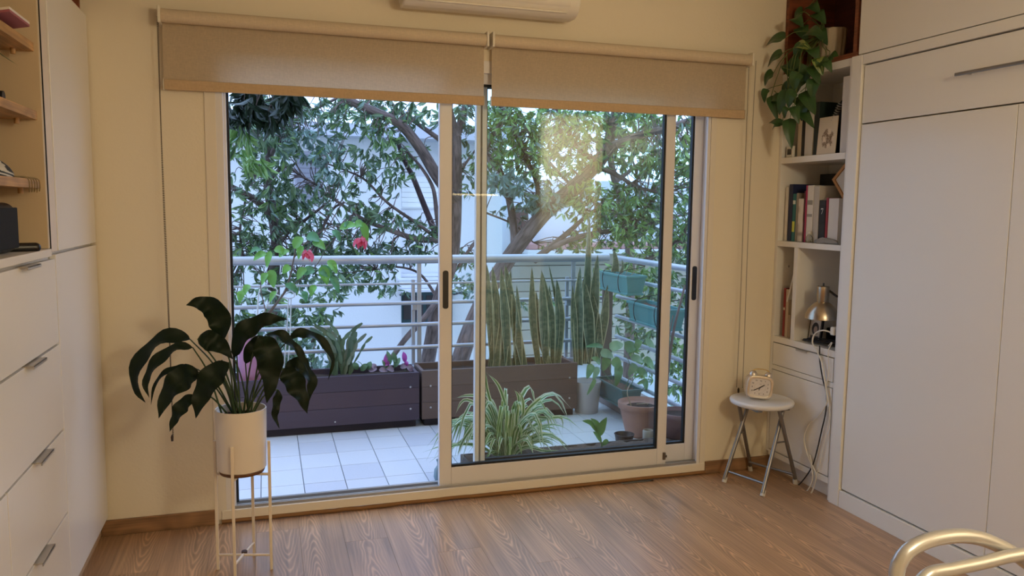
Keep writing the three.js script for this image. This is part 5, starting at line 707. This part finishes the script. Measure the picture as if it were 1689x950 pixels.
  tree('tree', 'leaning tree with a thick diagonal limb seen through the glass', [b0[0], -4.6, -4.4],
    [[[[b0[0] - 0.7, -4.6, -4.3], [b0[0] - 0.3, -1.5, -4.4], ...[[[[2.002,-0.145,-4.4],[2.271,0.514,-4.4],[2.544,0.942,-4.4],[2.751,1.208,-4.4],[2.995,1.476,-4.4],[3.314,1.748,-4.4],[3.565,1.989,-4.4],[3.694,2.161,-4.4]],0]][0][0]], 0.13, 0.075]],
    [[[[3.694,2.161,-4.4],[3.726,2.363,-4.4],[3.795,2.601,-4.4],[3.83,2.936,-4.4]],.062,.05], [[[3.694,2.161,-4.4],[3.763,2.216,-4.2],[3.968,2.301,-4.1],[4.172,2.358,-4],[4.52,2.474,-3.9]],.05,.04], [[[3.566,1.955,-4.4],[3.783,1.855,-4.3],[3.961,1.735,-4.2],[4.212,1.67,-4.1]],.03,.015], [[[3.687,1.55,-4.4],[3.909,1.711,-4.4],[4.058,1.81,-4.4]],.03,.02], [[[2.612,1.042,-4.4],[2.66,1.235,-4.6],[2.645,1.505,-4.7],[2.601,1.778,-4.8],[2.477,2.047,-4.8]],.055,.03], [[[2.792,2.032,-4.6],[2.719,2.209,-4.6],[2.604,2.404,-4.6],[2.49,2.615,-4.6]],.04,.03], [[[2.792,2.032,-4.6],[2.918,1.779,-4.6],[2.923,1.475,-4.5]],.025,.035], [[[2.342,2.104,-4.7],[2.48,2.362,-4.7],[2.606,2.513,-4.7]],.022,.02], [[[2.826,0.906,-4.4],[2.965,1.045,-4.3],[3.177,1.211,-4.3],[3.411,1.413,-4.3]],.042,.02], [[[2.965,1.045,-4.3],[3.245,1.168,-4.2],[3.605,1.235,-4.2],[3.937,1.276,-4.2],[4.351,1.4,-4.2]],.035,.018], [[[3.866,1.167,-4.2],[3.987,1.371,-4.2],[4.131,1.576,-4.2]],.014,.008], [[[3.242,1.713,-4.4],[3.346,1.48,-4.2],[3.527,1.449,-4.2]],.02,.008], [[[3.925,0.855,-4],[4.143,1,-4],[4.552,1.222,-4]],.03,.02], [[[2.347,1.434,-4.7],[2.705,1.286,-4.7],[2.926,1.093,-4.7]],.012,.008], [[[3.565,1.989,-4.4],[3.265,2.173,-4.3],[3.118,2.429,-4.3],[2.903,2.74,-4.3]],.03,.012]],
    [[[4.989,2.202,-3.9],.4,.4,.4,50,.12,2,.5], [[5.105,1.396,-3.9],.4,.4,.4,50,.12,2,.5], [[2.66,2.439,-4.6],.4,.2,.4,99,0.103,4,.4], [[2.483,2.042,-4.7],.3,.3,.4,92,0.103,2,.4], [[2.844,2.041,-4.5],.3,.3,.4,104,0.103,4,.4], [[2.504,1.763,-4.3],.25,.15,.3,49,0.125,3,.3], [[3.118,2.429,-4.3],.4,.25,.4,122,0.103,4,.4], [[3.379,2.117,-4.4],.35,.25,.4,99,0.103,2,.4], [[3.21,1.647,-4.5],.25,.2,.4,46,0.103,4,.4], [[3.422,1.581,-4.3],.3,.25,.4,88,0.103,4,.4], [[3.915,2.462,-4.3],.35,.2,.4,99,0.103,4,.4], [[4.025,2.091,-4.2],.35,.25,.4,115,0.103,2,.4], [[4.362,2.254,-4],.3,.4,.4,88,0.103,4,.4], [[4.015,1.588,-4.3],.35,.25,.4,107,0.103,2,.4], [[3.823,1.35,-4.2],.35,.15,.4,69,0.096,4,.4], [[4.384,1.658,-4],.25,.4,.4,107,0.096,2,.4], [[3.577,1.211,-4.3],.4,.12,.4,65,0.088,4,.4], [[2.922,1.575,-4.4],.22,.12,.3,65,0.103,3,.4], [[4.005,1.117,-4.1],.4,.2,.4,88,0.088,4,.4], [[4.384,1.125,-3.9],.2,.25,.3,65,0.088,2,.4], [[2.508,2.586,-4.8],.25,.12,.3,38,0.110,4,.4], [[2.667,1.437,-4.7],.2,.15,.3,15,0.096,3,.4], [[3.409,1.061,-4.6],.4,.12,.3,34,0.088,4,.4]]);
  const c0 = [0.083,0.782,-5.6];
  tree('tree', 'dense dark tree beyond the railing at the open side', [c0[0], -4.6, -5.6],
    [[[[c0[0], -4.6, -5.6], [c0[0], -1.5, -5.6], ...[[[[0.083,0.782,-5.6],[0.115,1.061,-5.6],[0.082,1.373,-5.6],[0.036,1.75,-5.6],[0.064,2.159,-5.6]],0]][0][0]], 0.13, 0.05]],
    [[[[0.081,1.339,-5.6],[-0.06,1.509,-5.5],[-0.235,1.62,-5.4],[-0.391,1.704,-5.4]],.05,.03], [[[0.11,1.131,-5.6],[0.343,1.259,-5.5],[0.542,1.413,-5.4],[0.712,1.552,-5.4]],.025,.012], [[[0.525,1.078,-5.2],[0.627,1.281,-5.2],[0.742,1.471,-5.2],[0.849,1.526,-5.2]],.02,.012], [[[0.036,1.75,-5.6],[0.223,1.921,-5.5],[0.415,1.806,-5.4],[0.606,1.686,-5.3]],.025,.012], [[[0.062,2.023,-5.6],[0.228,2.317,-5.4],[0.553,2.552,-5.3],[0.818,2.697,-5.3]],.03,.015], [[[0.107,0.992,-5.6],[0.239,1.173,-5.4],[0.341,1.343,-5.4]],.02,.012], [[[0.063,2.091,-5.6],[-0.094,2.271,-5.4],[-0.246,2.354,-5.3]],.025,.012], [[[-0.251,0.937,-5.4],[-0.271,1.206,-5.4],[-0.227,1.44,-5.4],[-0.155,1.807,-5.4]],.015,.01]],
    [[[-0.638,2.297,-5.2],.5,.35,.5,44,.13,1,.5], [[-0.844,1.661,-5.3],.5,.35,.5,44,.13,1,.5], [[-0.712,1.013,-5.3],.5,.3,.5,40,.13,1,.5], [[-0.679,0.325,-5],.5,.35,.4,40,.12,1,.5], [[-0.087,2.363,-5],.45,.3,.5,84,0.114,1,.4], [[0.286,2.453,-5.1],.4,.25,.5,61,0.114,1,.4], [[0.644,2.545,-5.2],.35,.2,.4,32,0.106,1,.4], [[0.028,2.052,-5],.4,.25,.5,65,0.114,1,.5], [[0.466,2.162,-5],.4,.2,.4,48,0.122,3,.3], [[-0.042,1.673,-5.2],.4,.25,.5,56,0.114,1,.5], [[0.274,1.612,-5.2],.4,.2,.4,61,0.114,1,.5], [[-0.113,1.279,-5.2],.4,.25,.4,65,0.106,1,.5], [[0.403,1.345,-5.3],.4,.2,.4,56,0.106,1,.5], [[-0.213,1.015,-5.2],.3,.2,.4,41,0.099,1,.4], [[0.266,1.007,-5.3],.5,.15,.4,61,0.099,1,.5], [[0.664,1.073,-5.3],.4,.2,.4,41,0.099,1,.5], [[-0.064,0.672,-5.3],.5,.15,.4,52,0.099,1,.5], [[0.458,0.663,-5.3],.5,.15,.4,43,0.099,1,.5]]);
  const d0 = [5.086,0.642,-6.6];
  tree('tree', 'pale leafy tree standing behind the leaning one', [d0[0], -4.6, -6.6],
    [[[[d0[0], -4.6, -6.6], [d0[0], -1.5, -6.6], ...[[[[5.086,0.642,-6.6],[4.969,1.349,-6.6],[4.759,2.04,-6.6],[4.643,2.888,-6.6]],0]][0][0]], 0.12, 0.04]],
    [[[[4.969,1.349,-6.6],[4.257,1.686,-6.5],[3.669,2.17,-6.4],[3.315,2.644,-6.4]],.035,.015], [[[4.811,1.869,-6.6],[5.279,2.221,-6.5],[5.801,2.49,-6.4]],.035,.015], [[[5.037,0.997,-6.6],[5.408,1.265,-6.5],[5.94,1.446,-6.4]],.03,.015], [[[4.966,1.436,-6.6],[4.226,1.179,-6.4],[3.955,1.094,-6.4]],.025,.012]],
    [[[3.115,2.467,-6.3],.5,.4,.4,52,.13,2,.5], [[3.754,2.418,-6.4],.5,.45,.4,60,.13,4,.5], [[4.424,2.449,-6.5],.5,.45,.4,68,.13,4,.5], [[5.175,2.475,-6.5],.5,.45,.4,68,.13,4,.5], [[5.762,2.229,-6.4],.4,.5,.4,52,.13,4,.5], [[4.034,1.682,-6.4],.4,.3,.4,26,.13,4,.5], [[4.726,1.521,-6.5],.4,.35,.4,45,.13,4,.5], [[5.304,1.44,-6.5],.4,.4,.4,52,.13,4,.5], [[5.85,1.181,-6.4],.35,.4,.4,38,.13,2,.5]]);
  // near branch of broad dark fingers hanging over the balcony
  tree('umbrella_tree', 'umbrella tree branch with large dark finger leaves hanging over the open door', [-2.9, -4.6, -2.6],
    [[[[-2.9, -4.6, -2.6], [-2.85, 0, -2.6], [-2.7, 2.6, -2.6], [-2.4, 3.4, -2.5]], 0.09, 0.04]],
    [[[[-2.6, 2.95, -2.55], [-1.4, 2.75, -2.45], [-0.6, 2.6, -2.35], [0.0, 2.52, -2.3], [0.35, 2.5, -2.3]], 0.03, 0.008]],
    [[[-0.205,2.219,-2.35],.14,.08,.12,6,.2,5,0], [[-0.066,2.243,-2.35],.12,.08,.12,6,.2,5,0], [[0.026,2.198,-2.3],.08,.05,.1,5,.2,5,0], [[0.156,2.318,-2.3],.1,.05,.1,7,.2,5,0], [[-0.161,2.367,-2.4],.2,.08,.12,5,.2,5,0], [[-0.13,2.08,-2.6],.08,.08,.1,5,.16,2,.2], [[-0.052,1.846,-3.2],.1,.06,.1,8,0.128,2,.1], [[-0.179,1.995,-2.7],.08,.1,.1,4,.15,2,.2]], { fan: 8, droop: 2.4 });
}
function shrub(label, at, clumps, opt) { const t = thing('shrub', label, 'shrub', at, 'shrubs in the yard below the balcony'); const st = [[[[at[0], -4.6, at[2]], [at[0] + 0.1, -2.5, at[2]], [at[0] + 0.15, clumps[0][0][1] - 0.2, at[2]]], 0.05, 0.02]]; for (const [p, a, b] of st) part(t, 'stem', tube(p, a, b, 8), barkM); foliage(t, clumps, [], { keep: 200, ...opt }); }
shrub('green shrub showing between the railing bars at the open side', [0.3, -4.6, -4.6], [[[-0.127,0.362,-4.6],.45,.3,.4,105,0.104,1,.4], [[0.23,0.191,-4.6],.4,.3,.4,90,0.104,1,.4], [[-0.076,-0.064,-4.5],.45,.2,.4,90,0.104,0,.4], [[0.479,0.407,-4.6],.25,.2,.3,45,0.104,1,.5], [[0.379,-0.105,-4.6],.35,.2,.4,60,0.104,3,.4], [[0.741,0.648,-4.7],.2,.15,.3,24,0.104,1,.5]]);
shrub('light green shrub behind the teal troughs and the side railing', [4.2, -4.6, -3.0], [[[3.362,0.803,-3.2],.4,.2,.4,75,0.096,2,.5], [[3.645,0.688,-3.1],.35,.25,.4,90,0.096,2,.5], [[3.888,0.753,-3],.2,.3,.3,60,0.096,1,.5], [[3.631,0.083,-3.1],.3,.3,.4,66,0.096,2,.5], [[3.883,-0.032,-3],.2,.4,.3,75,0.096,2,.5], [[3.439,0.379,-3.2],.25,.2,.4,39,0.096,1,.5], [[3.835,-0.582,-3],.25,.2,.3,45,0.096,2,.5]]);
shrub('bluish green bush low in the yard behind the timber planters', [2.9, -4.6, -6.4], [[[2.519,0.465,-6.2],.25,.15,.3,33,0.104,3,.5], [[3.701,0.167,-6.4],.5,.2,.4,21,0.104,1,.5], [[1.48,0.407,-6.2],.25,.1,.3,12,0.104,1,.5]], { keep: 120 });
{
  const w = M('#e3e4e8', 0.9, { bumpMap: plasterBump, bumpScale: 0.002 }), teal = M('#2f4a50', 0.5), dark = M('#3b3438', 0.3), grey = M('#8f8f9a', 0.7);
  const b = thing('apartment_building', 'white rendered house across the yard with a flat eave', 'building', [-2.5, -4.6, -12]);
  part(b, 'wall', bx(-14, 2.11, -4.6, 2.62, -16, -9, 0), w); part(b, 'wall', bx(2.11, 3.9, -4.6, 2.62, -16, -9.2, 0), w);
  part(b, 'roof_slab', bx(-14.3, 3.94, 2.55, 2.75, -16.2, -8.6, 0.01), M('#c6c9d6', 0.9)); 
  const w1 = part(b, 'window', bx(0.44, 0.88, 1.50, 2.32, -9.02, -8.96, 0.01), M('#a9a6b4', 0.7)); for (let i = 0; i < 10; i++) part(w1, 'facade_slat', bx(0.48, 0.84, 1.54 + i * 0.075, 1.60 + i * 0.075, -8.965, -8.945, 0.004), grey);
  const w2 = part(b, 'window', [bx(2.12, 3.0, -0.48, 0.05, -9.22, -9.14, 0.005)], teal); part(w2, 'pane', bx(2.17, 2.50, -0.40, 0.0, -9.145, -9.13, 0), dark); part(w2, 'pane', bx(2.56, 2.94, -0.40, 0.0, -9.145, -9.13, 0), dark);
  const aw = part(b, 'awning_bracket', [bar([2.1, 0.0, -9.2], [2.1, 0.1, -8.6], 0.02), bar([3.05, 0.0, -9.2], [3.05, 0.1, -8.6], 0.02)], dark);
  for (let i = 0; i < 5; i++) { const y = 0.32 - i * 0.05, z = -9.18 + i * 0.13; part(aw, 'slat', bx(2.05, 3.12, y, y + 0.045, z, z + 0.13, 0.006), M('#dcdde4', 0.7)); }
  const sh = part(b, 'bright_wall_panel', bx(2.13, 2.85, 1.45, 1.98, -9.24, -9.17, 0.004), M('#f3f3f3', 0.7)); for (let i = 0; i < 6; i++) part(sh, 'facade_slat', bx(2.15, 2.83, 1.47 + i * 0.083, 1.545 + i * 0.083, -9.175, -9.155, 0.006), M('#f5f5f5', 0.6));  // added white panel and slats, a bright patch of wall put into their colour
  const h = thing('neighbour_house', 'pale house with a brown window and a clapboard lower wall behind the leaning tree', 'building', [6.5, -4.6, -12]);
  part(h, 'wall', bx(3.96, 13, -4.6, 2.0, -16, -10, 0), M('#d5dae2', 0.9));
  const hw = part(h, 'window', bx(4.33, 4.667, 0.931, 1.53, -10.02, -9.97, .01), M('#e7e7ea', 0.6)); part(hw, 'pane', bx(4.353, 4.476, 0.978, 1.476, -9.95, -9.93, 0), M('#5a403c', 0.4)); part(hw, 'pane', bx(4.493, 4.617, 0.977, 1.477, -9.95, -9.93, 0), M('#5a403c', 0.4));
  for (let i = 0; i < 9; i++) part(h, 'clapboard', bx(4.3, 8.4, -1.5 + i * 0.24, -1.27 + i * 0.24, -9.99, -9.90 + 0.004 * (i % 2), 0.01), M(i % 2 ? '#b9b2a4' : '#b3ad9f', 0.85));
  const roof = part(h, 'porch_roof', bx(4.4, 9.9, 0.66, 0.74, -10, -9.3, 0.01), M('#e3e3e6', 0.8)); for (let i = 0; i < 26; i++) part(roof, 'roof_tile', bx(4.42 + i * 0.2, 4.61 + i * 0.2, 0.74, 0.86, -10, -9.32, 0.03), M('#b98a88', 0.8));
}
// ---------- lamps of the room, behind the camera ----------
const warm = new THREE.Color().setRGB(1, 0.88, 0.62);
{
  const at = [1.6, 2.2, 4.1], l = thing('pendant_lamp', 'round glowing paper pendant lamp over the middle of the room', 'lamp', at);
  const globe = new THREE.SphereGeometry(0.19, 40, 24); globe.translate(...at); part(l, 'shade', globe, new THREE.MeshStandardMaterial({ color: '#fff4e0', roughness: 0.9, emissive: warm, emissiveIntensity: 2.5 }));
  part(l, 'cord', cyl(at[0], at[1] + 0.19, 2.78, at[2], 0.003, 0.003, 8), blackPl); part(l, 'ceiling_rose', cyl(at[0], 2.775, 2.8, at[2], 0.05, 0.045, 24), M('#e6ddd0', 0.5));
  const p = new THREE.PointLight(warm, 5.4, 0, 2); p.name = 'pendant_lamp_light'; p.position.set(...at); p.castShadow = true; p.shadow.radius = 9; scene.add(p);
}
{ // wall stub behind the camera, washed by a ceiling spotlight; the glass mirrors it
  part(struct('wall_stub', [3.13, 0, 4.2], 'short cross wall in the back of the room'), 'plaster', bx(2.86, 3.4, 0, 2.8, 4.12, 4.27, 0), M('#efe4cf', 0.9));
  const sb = thing('sideboard', 'dark low sideboard against the short cross wall', 'sideboard', [3.12, 0, 3.92]); part(sb, 'body', bx(2.87, 3.38, 0.06, 0.95, 3.72, 4.11, 0.004), M('#4a3528', 0.5)); part(sb, 'top', bx(2.86, 3.39, 0.95, 0.98, 3.70, 4.115, 0.004), M('#5a4231', 0.45)); for (const x of [2.88, 3.13]) part(sb, 'door', bx(x, x + 0.24, 0.08, 0.94, 3.705, 3.72, 0.003), M('#513a2b', 0.5)); part(sb, 'plinth', bx(2.89, 3.36, 0, 0.06, 3.76, 4.1), blackPl);
  const l = thing('spotlight', 'small ceiling spotlight aimed at the short cross wall', 'lamp', [2.75, 2.62, 3.1]); part(l, 'stem', cyl(2.75, 2.68, 2.8, 3.1, 0.008, 0.008, 12), blackPl); const h = lathe([[0, 0.09], [0.03, 0.085], [0.036, 0], [0.033, 0], [0.027, 0.08], [0, 0.082]], 0, -0.04, 0, 24); h.rotateX(-0.9); h.rotateY(-0.35); h.translate(2.75, 2.64, 3.1); part(l, 'shade', h, blackPl);
  const bulb = new THREE.SphereGeometry(0.018, 16, 10); bulb.translate(2.755, 2.633, 3.115); part(l, 'bulb', bulb, new THREE.MeshStandardMaterial({ color: '#ffffff', emissive: warm, emissiveIntensity: 20 }));
  const s = new THREE.SpotLight(new THREE.Color().setRGB(1, 0.9, 0.72), 24, 6, 0.9, 0.8, 2); s.name = 'spotlight_light'; s.position.set(2.77, 2.60, 3.16); s.target.position.set(3.13, 1.5, 4.12); s.castShadow = true; scene.add(s, s.target);
  const t = thing('dining_table', 'light dining table beside the polished metal chair', 'table', [1.85, 0, 3.45]); part(t, 'top', bx(1.5, 2.2, 0.70, 0.73, 3.02, 3.9, 0.004), M('#d8cdbb', 0.4)); for (const x of [1.54, 2.12]) for (const z of [3.06, 3.82]) part(t, 'leg', bx(x, x + 0.04, 0, 0.70, z, z + 0.04, 0.003), M('#cfc5b5', 0.5));
  const p = thing('bar_lamp', 'slim glowing bar lamp hanging over the back of the room', 'lamp', [2.2, 1.63, 4.6]); part(p, 'housing', bx(1.92, 2.5, 1.638, 1.66, 4.58, 4.62, 0.003), blackPl); part(p, 'tube', bx(1.93, 2.49, 1.618, 1.637, 4.585, 4.615, 0.002), new THREE.MeshStandardMaterial({ color: '#ffffff', emissive: new THREE.Color().setRGB(1, 0.72, 0.3), emissiveIntensity: 9 })); for (const x of [1.98, 2.44]) part(p, 'cord', cyl(x, 1.66, 2.8, 4.6, 0.002, 0.002, 6), blackPl);
  const a = new THREE.RectAreaLight(new THREE.Color().setRGB(1, 0.72, 0.3), 12, 0.56, 0.03); a.name = 'bar_lamp_light'; a.position.set(2.21, 1.614, 4.6); a.lookAt(2.21, 0, 4.6); a.castShadow = true; scene.add(a);
}
renderer.render(scene, camera);
